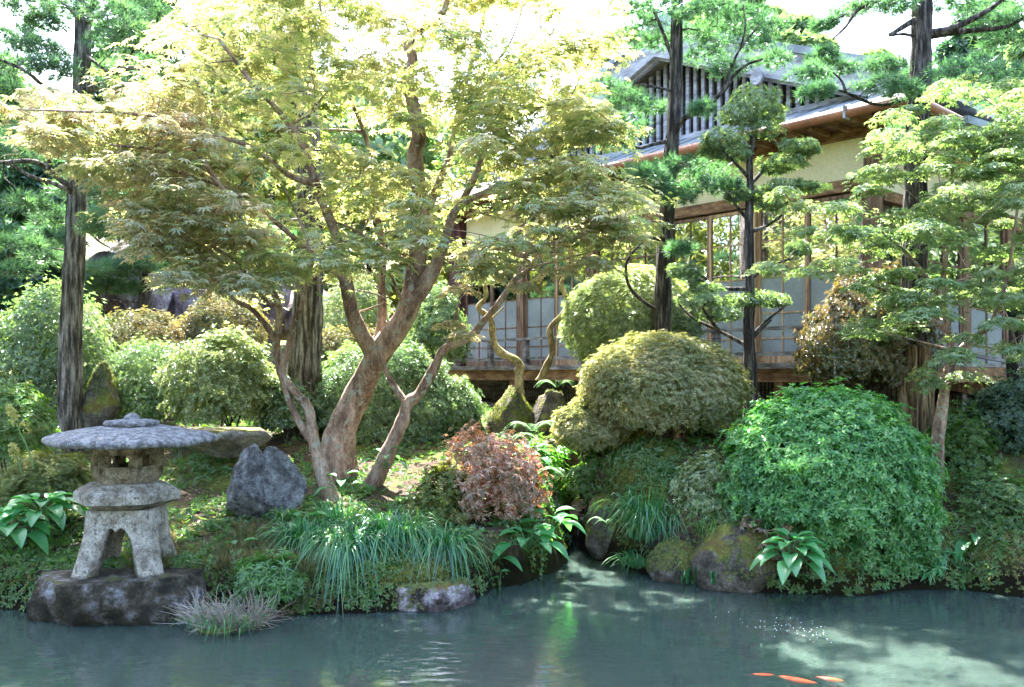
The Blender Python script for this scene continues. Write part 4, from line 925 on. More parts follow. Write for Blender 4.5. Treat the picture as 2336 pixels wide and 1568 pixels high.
def left_maple():
    base = gpix(760, 1142)
    t = Tree('maple_tree', 'slender twin stemmed grey maple left of the thick leaning trunk', 'tree', base, M['maple_bark'])
    b = base.y; L = t.limb
    L([base+Vector((0, 0, -.06)), P(738, 1090, b), P(724, 1039, b), P(712, 988, b), P(704, 934, b), P(675, 898, b), P(640, 850, b), P(630, 790, b), P(619, 761, b-.1), P(576, 707, b-.2), P(530, 680, b-.4), P(470, 600, b-.7), P(400, 500, b-1)], .065, .01, 12, .05, .05, .3)
    L(PP([(718, 1015), (695, 985), (668, 934), (650, 887), (638, 845)], b, b), .035, .024, 9)
    L(PP([(640, 850), (655, 800), (670, 740), (690, 690), (700, 640), (705, 560), (650, 430)], b, b-.5), .03, .008)
    L(PP([(630, 790), (636, 740), (634, 690), (600, 620), (560, 520), (500, 420), (380, 350), (250, 330)], b, b-1), .035, .008)
    L(PP([(634, 700), (600, 680), (540, 600), (480, 560)], b, b-.8), .02, .008)
    L(PP([(500, 420), (400, 290), (300, 260), (180, 255), (40, 250)], b-.7, b-1.2), .02, .006)
    poly = [(-30, 232), (60, 226), (230, 215), (420, 200), (520, 300), (560, 420), (600, 560), (540, 660), (430, 650), (310, 590), (330, 540), (230, 430), (150, 350), (-30, 300)]
    pads = crown_pads(poly, 90, b-1.5, b+.4, (50, 95), 9)
    maple_foliage(t, pads, 80, T_MAPLE, .062, 2)
    t.done(M['maple_leaf_pale'])
def right_maple():
    base = gpix(838, 1108)
    t = Tree('maple_tree', 'slender forked maple stem leaning right toward the house', 'tree', base, M['maple_bark'])
    b = base.y; L = t.limb
    L([base+Vector((0, 0, -.06)), P(865, 1075, b), P(895, 1010, b), P(918, 960, b), P(930, 920, b), P(956, 898, b), P(992, 837, b), P(1014, 797, b), P(1068, 772, b-.1), P(1104, 732, b-.1), P(1137, 693, b-.2), P(1173, 640, b-.2), P(1212, 610, b-.3), P(1232, 570, b-.3), P(1266, 520, b-.3), P(1300, 450, b-.4)], .075, .008, 12, .05, .07, .3)
    L(PP([(930, 925), (905, 890), (881, 848), (870, 800)], b, b+.1), .04, .02, 9)
    L(PP([(1014, 797), (1040, 740), (1045, 690), (1090, 640)], b, b-.2), .014, .005, 7)
    L(PP([(1212, 610), (1290, 590), (1360, 570), (1440, 530)], b-.3, b-.7), .014, .005, 7)
    pads = [(P(u, v, d), (ru/F*d, ru/F*d, ru/F*d*.25)) for u, v, ru, d in [(1050, 660, 45, 7.3), (1110, 630, 60, 7.2), (1030, 740, 35, 7.5), (1060, 765, 40, 7.3), (1160, 600, 70, 7.2), (1240, 570, 80, 7.1), (1310, 540, 80, 7.0), (1380, 510, 80, 7.0), (1280, 620, 60, 7.2), (1350, 600, 60, 7.1), (1330, 460, 80, 7.1), (1400, 430, 60, 7.2), (1200, 655, 40, 7.2), (1430, 545, 50, 7.2), (1250, 480, 60, 7.2), (1170, 560, 60, 7.2), (1080, 580, 40, 7.2)]]
    maple_foliage(t, pads, 75, T_MAPLE, .055, 3)
    t.done(M['maple_leaf_pale'])
bm_, t2_ = big_maple()
bpy.data.objects.remove(t2_.e)
left_maple(); right_maple()

def young_maple():
    base = gpix(2132, 1092)
    t = Tree('maple_tree', 'young light green maple with a thin grey trunk on the right bank', 'tree', base, M['maple_bark'])
    b = base.y; L = t.limb
    L([base+Vector((0, 0, -.06)), P(2138, 1010, b), P(2148, 940, b), P(2158, 870, b), P(2170, 815, b), P(2165, 760, b), P(2150, 680, b), P(2160, 560, b), P(2170, 430, b), P(2180, 300, b)], .062, .01, 12, .05, .05, .2)
    L(PP([(2160, 850), (2190, 800), (2225, 770), (2260, 740), (2290, 660), (2310, 560), (2330, 400)], b, b-.3), .035, .008, 9)
    L(PP([(2165, 760), (2090, 700), (2010, 660), (1950, 640)], b, b-.5), .02, .006, 8)
    L(PP([(2150, 680), (2080, 590), (2000, 520), (1950, 480)], b, b-.4), .018, .006, 8)
    L(PP([(2170, 800), (2100, 780), (2020, 760)], b, b-.4), .014, .005, 8)
    poly = [(1930, 640), (1900, 560), (1850, 500), (1960, 440), (1990, 380), (1970, 320), (2020, 270), (2080, 215), (2180, 175), (2300, 190), (2430, 250), (2430, 850), (2250, 830), (2120, 820), (1980, 780), (1950, 740)]
    pads = crown_pads(poly, 165, b-1.0, b+.6, (30, 66), 17, .26)
    pads += crown_pads([(2120, 240), (2400, 240), (2400, 820), (2120, 760)], 24, b-.8, b+.5, (35, 65), 19, .26)
    pads = [q for q in pads if not (2055 < CX+q[0][0]/q[0][1]*F < 2125 and 370 < CY-(q[0][2]-H)/q[0][1]*F < 470)]
    pads += [(P(u, v, b-.2), (ru/F*b, ru/F*b, .05)) for u, v, ru in [(1850, 620, 50), (1900, 600, 50), (1840, 530, 40), (2120, 875, 30), (2200, 860, 50), (1790, 440, 40), (1830, 470, 40), (1750, 610, 40), (2040, 330, 60), (1990, 410, 60), (2110, 850, 30)]]
    maple_foliage(t, pads, 140, T_MAPLE5, .036, 4)
    t.done(M['young_maple_leaf'])
young_maple()

# ------------------------------------------------------------------ pines and conifers
def needle_foliage(t, pads, per, tmpl, size, jitter=.6, twigs=4, surf=.25):
    for c, r in pads:
        c = np.array(list(c)); r = np.array(r)
        t.twig(c, .005, .15)
        for k in range(twigs):
            a = RNG.uniform(0, 6.28); t.twig(c+np.array([math.cos(a)*r[0]*.8, math.sin(a)*r[1]*.8, RNG.uniform(-.5, .3)*r[2]]), .0035, .22, 4, 3, True)
        n = int(per); d = rdir(n); q = RNG.uniform(surf, 1, n)**.5; d[:, 2] = np.where(d[:, 2] < -.3, d[:, 2]*.5, d[:, 2])
        ph = RNG.uniform(0, 6.28); aa = np.arctan2(d[:, 1], d[:, 0]); q = q*(1+.2*np.sin(aa*3+ph)+.12*np.sin(aa*5+2*ph))
        p = c+d*q[:, None]*r; nr = norm(d*np.array([.8, .8, .5])+np.array([0, 0, .7])+rdir(n)*jitter)
        scatter(t.crown, tmpl, p, nr, rdir(n), size*RNG.uniform(.7, 1.2, n))
def padpx(lst, d, flat=.4, jd=.5):
    out = []
    for q in lst:
        u, v, ru = q[:3]; dd = d+(q[4] if len(q) > 4 else random.uniform(-jd, jd)); rv = q[3] if len(q) > 3 else ru*flat
        out.append((P(u, v, dd), (ru/F*dd, ru/F*dd*.9, rv/F*dd)))
    return out
def left_pine():
    d = 9.2; base = G(160, d)
    t = Tree('pine_tree', 'grey barked pine at the left with needle pads above the grey green shrub', 'tree', base, M['grey_bark']); L = t.limb
    L([base+Vector((0, 0, -.1)), P(160, 940, d), P(162, 760, d), P(172, 560, d), P(178, 400, d), P(185, 230, d), P(190, 60, d), P(195, -120, d), P(190, -320, d), P(200, -600, d)], .125, .06, 44, .09, .03, .15, 10)
    L(PP([(188, 215), (205, 205), (245, 187), (262, 165), (306, 155), (396, 155), (430, 150)], d, d-.6), .045, .012)
    L(PP([(259, 169), (290, 135), (310, 110)], d-.2, d-.4), .02, .008)
    L(PP([(190, 120), (209, 137), (252, 169), (295, 194)], d, d-.3), .022, .008)
    L(PP([(195, 50), (215, 40), (236, 26), (276, 5), (330, -20)], d, d-.6), .035, .01)
    L(PP([(192, 60), (170, 30), (120, -5), (60, -20)], d, d-.5), .03, .01)
    L(PP([(172, 450), (155, 425), (108, 385), (85, 371), (54, 367), (0, 371), (-40, 360)], d, d-.9), .04, .015)
    L(PP([(110, 385), (112, 350), (80, 330), (70, 300)], d-.4, d-.6), .025, .01)
    L(PP([(168, 440), (120, 418), (72, 403), (30, 380), (-30, 360)], d, d-.3), .028, .012)
    L(PP([(182, 215), (140, 215), (97, 194), (72, 173), (36, 151), (-20, 130)], d, d-.7), .03, .012)
    L(PP([(195, 440), (240, 450), (300, 430)], d, d+.5), .02, .008)
    L(PP([(195, 520), (225, 550), (250, 565)], d, d+.3), .018, .008)
    pads = padpx([(30, 90, 60, 22), (90, 110, 60, 22), (20, 150, 50, 20), (120, 160, 60, 22), (30, 210, 50, 20), (100, 55, 50, 18), (60, 10, 70, 20), (160, 20, 60, 20), (250, 30, 70, 20), (330, 30, 60, 24), (300, 80, 70, 24), (370, 110, 60, 24), (260, 110, 60, 20), (340, 160, 80, 20), (420, 170, 60, 20), (300, 210, 70, 20), (400, 60, 60, 20), (235, 165, 50, 20),
                  (60, 320, 70, 22), (20, 360, 60, 22), (110, 350, 60, 20), (60, 470, 60, 24), (120, 500, 50, 30), (250, 440, 60, 30), (230, 520, 50, 30), (300, 460, 60, 20), (40, 560, 70, 22), (110, 590, 60, 20), (20, 620, 60, 16)], d, jd=.7)
    pads += padpx([(u, v, 110, 40) for u, v in [(80, -80), (300, -90), (180, -200), (260, -430)]], d, jd=1.2)
    needle_foliage(t, pads, 125, T_TUFT, .115, .8, 8)
    t.done(M['pine_needle'], M['dark_twig'])
left_pine()
def small_pine():
    d = 13.5; base = G(330, d)
    t = Tree('pine_tree', 'small dark pine with flat pads before the purple outcrop', 'tree', base, M['dark_bark'])
    t.limb([base, P(330, 720, d), P(332, 650, d), P(325, 560, d), P(310, 480, d), P(330, 400, d)], .13, .04, 12, .07, .05)
    t.limb(PP([(330, 680), (290, 690), (240, 680)], d, d-.4), .03, .01); t.limb(PP([(330, 620), (380, 600), (420, 590)], d, d), .03, .01)
    needle_foliage(t, padpx([(250, 620, 60, 22), (310, 605, 50, 20), (220, 650, 40, 18), (370, 610, 50, 22), (280, 660, 50, 18), (410, 590, 40, 20), (300, 530, 60, 22), (240, 500, 60, 24), (370, 500, 60, 24), (300, 440, 70, 30), (180, 440, 60, 26), (120, 540, 60, 26), (330, 380, 60, 26)], d), 260, T_TUFT, .14)
    t.done(M['pine_needle'], M['dark_twig'])
small_pine()
def striped_trunk_tree():
    d = 9.9; base = G(695, d)
    t = Tree('cedar_tree', 'thick straight cedar with deeply grooved grey bark behind the maple fork', 'tree', base, M['grey_bark'])
    t.limb([base+Vector((0, 0, -.1)), P(690, 900, d), P(695, 800, d), P(702, 700, d), P(705, 600, d), P(706, 450, d), P(700, 250, d), P(680, 50, d), P(660, -150, d), P(660, -400, d), P(660, -700, d)], .2, .08, 56, .13, .02, .15, 10)
    t.limb(PP([(704, 570), (670, 560), (640, 540)], d, d-.3), .03, .01)
    pads = padpx([(640, 20, 60, 24), (600, 0, 60, 24), (680, -20, 70, 24), (700, 560, 50, 20), (560, 520, 60, 26), (600, 600, 60, 20), (480, 480, 60, 26)]+[(u, v, 130, 50) for u, v in [(560, -120), (780, -300), (600, -560)]], d, jd=1.0)
    needle_foliage(t, pads, 260, T_TUFT_W, .14); t.done(M['cypress_leaf'], M['dark_twig'])
striped_trunk_tree()
def centre_pine():
    d = 9.0; base = G(1512, d)
    t = Tree('pine_tree', 'slim dark trunked pine rising between the two round shrubs and the gable', 'tree', base, M['dark_bark']); L = t.limb
    L([base, P(1510, 900, d), P(1510, 770, d), P(1513, 640, d), P(1522, 500, d), P(1528, 380, d), P(1537, 270, d), P(1543, 130, d), P(1545, -20, d), P(1550, -200, d), P(1540, -450, d)], .1, .045, 40, .1, .04, .1, 8)
    L(PP([(1528, 330), (1545, 290), (1565, 268), (1600, 250), (1650, 208), (1672, 175), (1700, 150), (1740, 135)], d, d-.4), .04, .01)
    L(PP([(1650, 208), (1670, 150), (1690, 110), (1730, 60)], d-.2, d-.4), .02, .008)
    L(PP([(1690, 110), (1700, 60), (1695, 10)], d-.3, d-.4), .012, .006)
    L(PP([(1540, 150), (1515, 80), (1490, 20), (1470, -30)], d, d-.3), .022, .01)
    L(PP([(1530, 320), (1490, 330), (1455, 338), (1420, 325), (1400, 310)], d, d-.3), .022, .008)
    L(PP([(1520, 545), (1470, 540), (1430, 525), (1390, 518)], d, d-.5), .028, .01)
    L(PP([(1510, 712), (1470, 690), (1436, 655), (1428, 610), (1440, 580), (1470, 550)], d, d-.3), .022, .01)
    L(PP([(1540, 210), (1500, 200), (1450, 195), (1400, 215)], d, d-.3), .015, .008)
    pads = padpx([(1430, 20, 50, 18), (1460, 60, 60, 20), (1420, 95, 45, 16), (1500, 20, 60, 22), (1500, 100, 45, 18), (1590, 30, 60, 24), (1640, 80, 60, 24), (1690, 40, 60, 26), (1720, 100, 60, 22), (1760, 60, 45, 22), (1760, 140, 45, 18), (1600, 130, 55, 24), (1660, 160, 50, 20), (1380, 200, 50, 22), (1430, 230, 55, 24), (1380, 270, 55, 22), (1440, 300, 50, 20), (1480, 250, 40, 18), (1400, 330, 40, 14), (1600, 250, 35, 14), (1560, 380, 60, 20), (1620, 400, 60, 20), (1590, 430, 60, 20), (1480, 390, 55, 22), (1500, 430, 45, 20), (1540, 455, 50, 16), (1660, 425, 35, 16), (1440, 520, 40, 12), (1475, 400, 50, 20), (1550, 570, 30, 16), (1640, 20, 60, 24), (1570, 80, 50, 20)], d-.1, jd=.45)
    pads += padpx([(u, v, 120, 40) for u, v in [(1450, -80), (1640, -90), (1540, -220), (1540, -460)]], d, jd=1)
    needle_foliage(t, pads, 120, T_TUFT, .088, .9, 8); t.done(M['cypress_leaf'], M['dark_twig'])
centre_pine()
def right_cypress():
    d = 8.0; base = G(2092, d)
    t = Tree('cypress_tree', 'tall dark cypress with stripped tan bark at its foot by the veranda corner', 'tree', base, M['dark_bark']); L = t.limb
    L([P(2086, 790, d), P(2086, 650, d), P(2088, 500, d), P(2090, 350, d), P(2098, 200, d), P(2103, 50, d), P(2106, -80, d), P(2110, -300, d), P(2105, -600, d)], .112, .07, 44, .11, .03, 0, 10)
    mb = MB(); tube(mb, [base+Vector((0, 0, -.12)), P(2090, 930, d), P(2088, 870, d), P(2086, 790, d)], [.15, .135, .125, .114], 52, 8, .2, .03, 3, .2); mb.build('bare_trunk', M['tan_bark'], t.e, True)
    L(PP([(2108, 78), (2160, 70), (2210, 48), (2260, 20), (2310, -20)], d, d-.4), .045, .015)
    L(PP([(2110, 85), (2170, 75), (2240, 68), (2300, 60), (2350, 30)], d, d-.2), .035, .012)
    L(PP([(2095, 40), (2060, 62), (2030, 80)], d, d-.2), .03, .018); L(PP([(2095, 85), (2060, 78), (2030, 82)], d, d-.1), .016, .01)
    L(PP([(2090, -40), (2030, -10), (1960, 20), (1930, 60), (1900, 90)], d, d-.5), .03, .008)
    L(PP([(2094, 215), (2010, 240), (1930, 212), (1900, 200)], d, d-.3), .022, .008)
    L(PP([(1930, 212), (1920, 185), (1900, 165)], d-.3, d-.4), .014, .006)
    L(PP([(2086, 690), (2060, 695), (2040, 670)], d-.1, d-.2), .03, .02)
    pads = padpx([(1880, 60, 30, 14), (1930, 30, 40, 14), (1990, 10, 60, 20), (2040, 15, 50, 16), (1850, 170, 45, 20), (1880, 130, 40, 18), (1910, 160, 40, 18), (1870, 210, 40, 14), (2000, 195, 55, 20), (2060, 210, 50, 20), (2020, 150, 50, 18), (2250, 60, 60, 22), (2300, 100, 60, 22), (2330, 30, 70, 24), (2200, 160, 70, 28), (2270, 170, 60, 26), (2330, 190, 60, 26), (2160, 200, 50, 24), (2300, 240, 60, 24), (2250, 20, 60, 18), (2180, 10, 50, 16), (2100, 170, 40, 18), (2070, 300, 40, 20), (2150, 300, 50, 24)], d, jd=.5)
    pads += padpx([(u, v, 130, 45) for u, v in [(1980, -90), (2200, -90), (2330, -60), (2080, -180), (2240, -250), (2000, -430), (2105, -640)]], d, jd=1)
    needle_foliage(t, pads, 115, T_TUFT, .088, .9, 8); t.done(M['cypress_leaf'], M['dark_twig'])
right_cypress()
def cloud_yew():
    d = 8.5; base = G(1712, d)
    t = Tree('topiary_tree', 'cloud pruned yew with upright needle pads in front of the glass doors', 'tree', base, M['dark_bark']); L = t.limb
    L([base, P(1712, 860, d), P(1708, 760, d), P(1710, 640, d), P(1708, 520, d), P(1711, 430, d), P(1710, 360, d), P(1718, 310, d)], .07, .025, 14, .08, .06, .1, 6)
    br = [((1712, 420), (1760, 375), (1820, 345)), ((1711, 440), (1780, 425), (1840, 425)), ((1708, 405), (1680, 375), (1650, 345)), ((1718, 340), (1725, 290), (1720, 260)), ((1708, 530), (1750, 515), (1785, 490)), ((1708, 640), (1740, 615), (1775, 600), (1810, 590)),
          ((1706, 790), (1640, 755), (1580, 725), (1545, 690)), ((1706, 780), (1740, 740), (1790, 700)), ((1640, 755), (1620, 730), (1600, 700)), ((1708, 660), (1640, 655), (1590, 620), (1545, 600)), ((1712, 800), (1720, 770), (1760, 730)), ((1705, 500), (1680, 470), (1660, 440))]
    for k, b in enumerate(br): L(PP(list(b), d, d-.3*((k % 3)-1)), .022, .008, 8)
    pads = padpx([(1720, 225, 55, 26, 0), (1715, 250, 72, 34, 0), (1690, 265, 50, 34, -.1), (1755, 270, 45, 34, .1), (1720, 300, 60, 26, 0), (1640, 320, 45, 26, -.2), (1670, 350, 50, 28, -.1), (1630, 345, 35, 22, 0), (1820, 335, 45, 18, -.1), (1790, 370, 55, 20, 0), (1840, 345, 30, 18, 0), (1770, 385, 40, 18, .1), (1790, 425, 50, 14, -.1), (1845, 430, 40, 12, 0), (1740, 450, 35, 24, 0), (1680, 450, 30, 20, 0), (1825, 570, 28, 20, 0), (1600, 690, 50, 20, -.2), (1650, 720, 50, 20, -.1), (1740, 685, 45, 20, 0), (1690, 690, 50, 18, 0), (1770, 690, 30, 18, .1), (1560, 620, 40, 24, 0), (1610, 660, 40, 16, 0), (1760, 470, 35, 14, 0)], d)
    needle_foliage(t, pads, 170, T_ROS8, .046, .7, 8, .45); t.done(M['yew_leaf'], M['dark_twig'])
cloud_yew()
def edge_tree():
    d = 8.4; base = G(2330, d); t = Tree('broadleaf_tree', 'short dark trunk of a shaded tree at the far right edge', 'tree', base, M['dark_bark'])
    t.limb([base, P(2325, 900, d), P(2312, 830, d), P(2318, 760, d), P(2300, 690, d)], .085, .05, 24, .08, .05, .1, 5)
    t.limb(PP([(2312, 780), (2350, 720), (2380, 660)], d, d), .04, .02)
    needle_foliage(t, padpx([(2330, 640, 70, 30), (2380, 700, 60, 30), (2290, 660, 50, 20)], d), 160, T_ROS5, .06); t.done(M['far_leaf_dark'], M['dark_twig'])
edge_tree()
def gnarled():
    d = 9.8
    t = Tree('gnarled_tree', 'twisted ochre barked dwarf tree growing on the mossy rock before the veranda', 'tree', P(1185, 890, d), M['gnarled_bark']); L = t.limb
    L(PP([(1184, 900), (1184, 860), (1182, 826), (1140, 803), (1124, 770), (1120, 730), (1100, 712), (1092, 700), (1108, 678), (1106, 650)], d, d-.1), .055, .022, 12, .05, .12)
    L(PP([(1230, 870), (1243, 842), (1259, 805), (1255, 750), (1280, 722), (1297, 690), (1280, 648), (1300, 605), (1302, 563), (1330, 540)], d, d-.2), .042, .018, 12, .05, .12)
    L(PP([(1300, 610), (1335, 585), (1360, 560)], d-.1, d-.2), .014, .008); L(PP([(1120, 728), (1135, 715), (1150, 700)], d, d), .012, .008)
    needle_foliage(t, padpx([(1330, 540, 40, 12), (1100, 640, 40, 14), (1360, 560, 30, 10)], d), 90, T_ROS8, .06); t.done(M['azalea_bright'], M['twig'])
gnarled()

# ------------------------------------------------------------------ background trees
def far_tree(name, label, u, d, vt, vb, ru, mat, seed, n=26, per=230, size=.22, trunk='dark_bark', group='trees on the slope behind the garden', tmpl=T_ROS5, base_z=None):
    r = random.Random(seed); base = G(u, d)
    t = Tree(name, label, 'tree', base, M[trunk]); top = P(u, vt, d)
    t.limb([base, base.lerp(top, .35)+Vector((r.uniform(-.2, .2), 0, 0)), base.lerp(top, .7)+Vector((r.uniform(-.3, .3), 0, 0)), top], .016*(top-base).length+.05, .03, 9, .05, .03)
    pads = []
    zb = P(u, vb, d)[2]; R = ru/F*d
    for k in range(n):
        f = (k+.5)/n; z = zb+(top[2]-zb)*f; w = R*(math.sin(math.pi*min(1, f*.75+.25))**.7)
        a = r.uniform(0, 6.28); q = r.uniform(.25, .9)*w; rr = R*r.uniform(.28, .45)
        pads.append((Vector((base.x+math.cos(a)*q, d+math.sin(a)*q, z)), (rr, rr, rr*.55)))
    for c, rr in pads: t.twig(c, .01, .1, 4, 2)
    p, o = in_pads(pads, per, .35, .45, seed, 2.2/R+.3)
    scatter(t.crown, tmpl, p, norm(o+np.array([0, 0, .5])+rdir(len(p))*.7), rdir(len(p)), size*RNG.uniform(.6, 1.3, len(p)))
    return t.done(M[mat])
FT = [('broadleaf_tree', 'bushy pale green tree behind the left pine', -60, 20, 120, 700, 200, 'far_leaf'), ('conifer_tree', 'dark conifer at the upper left behind the pine pads', 330, 17, -60, 560, 150, 'far_leaf_dark'),
      ('broadleaf_tree', 'light tree rising above the purple outcrop', 480, 23, 60, 640, 190, 'far_leaf'), ('broadleaf_tree', 'yellow green tree glowing behind the maple crown', 620, 27, 120, 640, 190, 'far_leaf_yellow'),
      ('broadleaf_tree', 'yellow green tree low behind the leaning maple trunk', 860, 22, 430, 760, 150, 'far_leaf_yellow'), ('broadleaf_tree', 'pale tree at the left end of the house roof', 1020, 26, 480, 800, 120, 'far_leaf_yellow'),
      ('conifer_tree', 'hazy conifer behind the gable ridge', 1650, 26, -40, 240, 140, 'far_leaf'), ('broadleaf_tree', 'pale round tree behind the roof right of the gable', 1800, 24, 60, 330, 130, 'far_leaf'),
      ('conifer_tree', 'tall conifer behind the right cypress', 2230, 20, 40, 620, 170, 'far_leaf_dark'), ('broadleaf_tree', 'light leafy tree at the upper right edge', 2380, 17, 90, 800, 170, 'far_leaf'),
      ('broadleaf_tree', 'pale tree between the roof corner and the cypress', 1990, 27, 140, 420, 130, 'far_leaf'), ('conifer_tree', 'dark conifer left of the standing stone far behind', 90, 15.5, 380, 800, 130, 'far_leaf_dark'), ('broadleaf_tree', 'light tree behind the slope of the gable', 1420, 28, 80, 420, 120, 'far_leaf')]
for i, (nm, lab, u, d, vt, vb, ru, mt) in enumerate(FT): far_tree(nm, lab, u, d, vt, vb, ru, mt, 200+i, size=.16+.004*d)
def woods(name, label, cells, mat, n, size):
    mb = MB(); c = []; 
    for (x, y, R, h) in cells:
        z = gz(x, y); c.append((Vector((x, y, z+h*.55)), (R, R, h*.5)))
    p, o = in_pads(c, n, .7, .3, 88, .4)
    scatter(mb, T_ROS5, p, norm(o+rdir(len(p))*.7), rdir(len(p)), size*RNG.uniform(.6, 1.3, len(p)))
    tag(mb.build(name, M[mat], None), label, 'woodland', kind='stuff')
r_ = random.Random(4)
woods('far_woods', 'pale wooded slope far behind the garden', [(x+r_.uniform(-2, 2), 44+r_.uniform(-6, 10), r_.uniform(4, 6), r_.uniform(7, 10)) for x in range(-40, -4, 5)]+[(x+r_.uniform(-2, 2), 48+r_.uniform(-6, 10), r_.uniform(4, 6), r_.uniform(5, 9)) for x in range(12, 50, 5)], 'far_leaf', 1500, .6)
woods('woods_across_the_pond', 'trees on the near side of the pond mirrored in the glass', [(x+r_.uniform(-1, 1), -13+r_.uniform(-4, 3)-abs(x)*.1, r_.uniform(1.8, 3), r_.uniform(4.5, 9)) for x in range(-24, 26, 2)], 'far_leaf_yellow', 1300, .3)

woods('woods_left_of_the_garden', 'trees on the left side of the garden mirrored in the upper panes', [(-15+r_.uniform(-2.5, 2), y, r_.uniform(1.5, 2.4), r_.uniform(4.2, 7.4)) for y in np.arange(2, 19, 1.1)], 'far_leaf_yellow', 1500, .22)
woods('added_woods_right', 'unseen trees added on the right to darken the reflections in the side panes', [(12.5+k*.3+r_.uniform(-1, 1), 5+k*.9+r_.uniform(-1, 1), r_.uniform(1.5, 2.4), r_.uniform(4.5, 8)) for k in range(14)], 'far_leaf', 1400, .25)  # unseen trees added so the side panes mirror less bright sky
far_tree('conifer_tree', 'dark spreading pine standing left of the garden', -2600, 9.0, -1500, -500, 420, 'far_leaf_dark', 333, n=16, per=150, size=.2, tmpl=T_TUFT_W)
# ------------------------------------------------------------------ grass, hostas, ferns, small plants
def blades(mb, base, n, L, spread, up, w, rad, seg=5, bias=None, droop=1.1):
    a = RNG.uniform(0, 6.283, n); b = np.array(list(base))+np.stack([np.cos(a), np.sin(a), 0*a], -1)*(RNG.uniform(0, 1, n)**.5*rad)[:, None]
    a2 = a+RNG.normal(size=n)*.6; o = np.stack([np.cos(a2), np.sin(a2), 0*a2], -1)
    if bias is not None: o = norm(o+np.array(bias))
    Ln = L*RNG.uniform(.4, 1.2, n); sp = spread*RNG.uniform(.3, 1.2, n); u = up*RNG.uniform(.75, 1.2, n)
    wig = RNG.normal(size=(n, 1, 3))*.14*L; t = np.linspace(0, 1, seg+1); c = wig*(np.linspace(0, 1, seg+1)**1.6)[None, :, None]+ b[:, None]+o[:, None]*(Ln*sp)[:, None, None]*(t**1.1)[None, :, None]
    c[:, :, 2] += (Ln*u)[:, None]*(t[None]*1.9-t[None]**2*(droop+sp[:, None]*1.1))
    side = np.stack([-o[:, 1], o[:, 0], 0*a], -1); ww = w*(1-t**2.2*.95)*(.6+.4*np.minimum(1, t*4)); tw = RNG.uniform(-.5, .5, n)
    sd = side+np.array([0, 0, 1.])*tw[:, None]
    Lv = c-sd[:, None]*ww[None, :, None]; Rv = c+sd[:, None]*ww[None, :, None]
    V = np.stack([Lv, Rv], 2).reshape(-1, 3); k = (seg+1)*2
    q = np.arange(seg)*2; Q = np.stack([q, q+1, q+3, q+2], -1); F_ = (Q[None]+(np.arange(n)*k)[:, None, None]).reshape(-1, 4)
    mb.add(V, [F_])
def clump(name, label, u, v, d, n, L, spread, up, w, rad, mat='grass_blade', cat='grass clump', bias=None, group=None, droop=1.1):
    b = P(u, v, d); mb = MB(); blades(mb, b, n, L, spread, up, w, rad, 7, bias, droop)
    o = mb.build(name, M[mat], None, True); return tag(o, label, cat, group)
GG = 'arching grass clumps on the bank left of the inlet'
clump('grass_clump', 'leftmost arching blue green grass clump behind the small fresh shrub', 700, 1245, 6.6, 520, .42, .8, .72, .005, .15, bias=(-.1, -.2, 0), group=GG, droop=1.3)
clump('grass_clump', 'long bladed grass clump hanging down into the pond', 795, 1262, 6.35, 800, .52, .62, .66, .0055, .15, bias=(0, -.55, 0), group=GG, droop=1.9)
clump('grass_clump', 'grass clump directly above the purple grey boulder', 905, 1235, 6.55, 650, .44, .75, .75, .005, .17, bias=(.0, -.25, 0), group=GG, droop=1.35)
clump('grass_clump', 'rightmost arching grass clump beside the copper leaved shrub', 1015, 1255, 6.5, 480, .42, .8, .68, .005, .13, bias=(.25, -.4, 0), group=GG, droop=1.6)
clump('grass_clump', 'sunlit upright grass tuft in front of the maple foot', 770, 1205, 7.0, 350, .34, .6, .8, .0045, .15, droop=1.1)
clump('grass_clump', 'yellow green tuft just below the split rock', 650, 1180, 7.0, 60, .18, .9, .6, .009, .04, 'fern_leaf')
clump('grass_clump', 'bluish grass clump right of the inlet boulder', 1480, 1225, 7.25, 900, .5, .5, .95, .0055, .17, droop=1.1)
clump('grass_clump', 'finer grass clump between the inlet boulder and the emerald azalea', 1545, 1225, 7.2, 550, .42, .6, .8, .005, .15, droop=1.3)
clump('grass_clump', 'thin iris leaves at the water edge before the wide mossy boulder', 1570, 1330, 6.75, 16, .3, .4, .8, .010, .07)
clump('grass_clump', 'short sword leaves below the low mossy boulder', 1630, 1330, 6.6, 14, .22, .5, .9, .010, .05)
clump('grass_clump', 'thin long grass hanging at the left bank beside the lantern boulder', 95, 1300, 6.5, 220, .28, .9, .5, .004, .16, 'fern_leaf')
clump('grass_clump', 'short green grass tuft on top of the wide mossy boulder', 1640, 1215, 6.9, 200, .22, .6, .7, .004, .2, 'fern_leaf')
clump('grass_clump', 'green grass tuft left of the low mossy boulder', 1450, 1290, 7.15, 160, .25, .7, .7, .004, .12, 'grass_blade')
clump('grass_clump', 'bright grass tuft at the foot of the pale sunlit shrub', 1600, 1180, 7.1, 260, .3, .6, .8, .0045, .14, 'fern_leaf')
clump('grass_clump', 'small grass tuft left of the lantern beneath the hosta', 130, 1250, 6.7, 200, .2, .7, .8, .004, .16, 'fern_leaf')
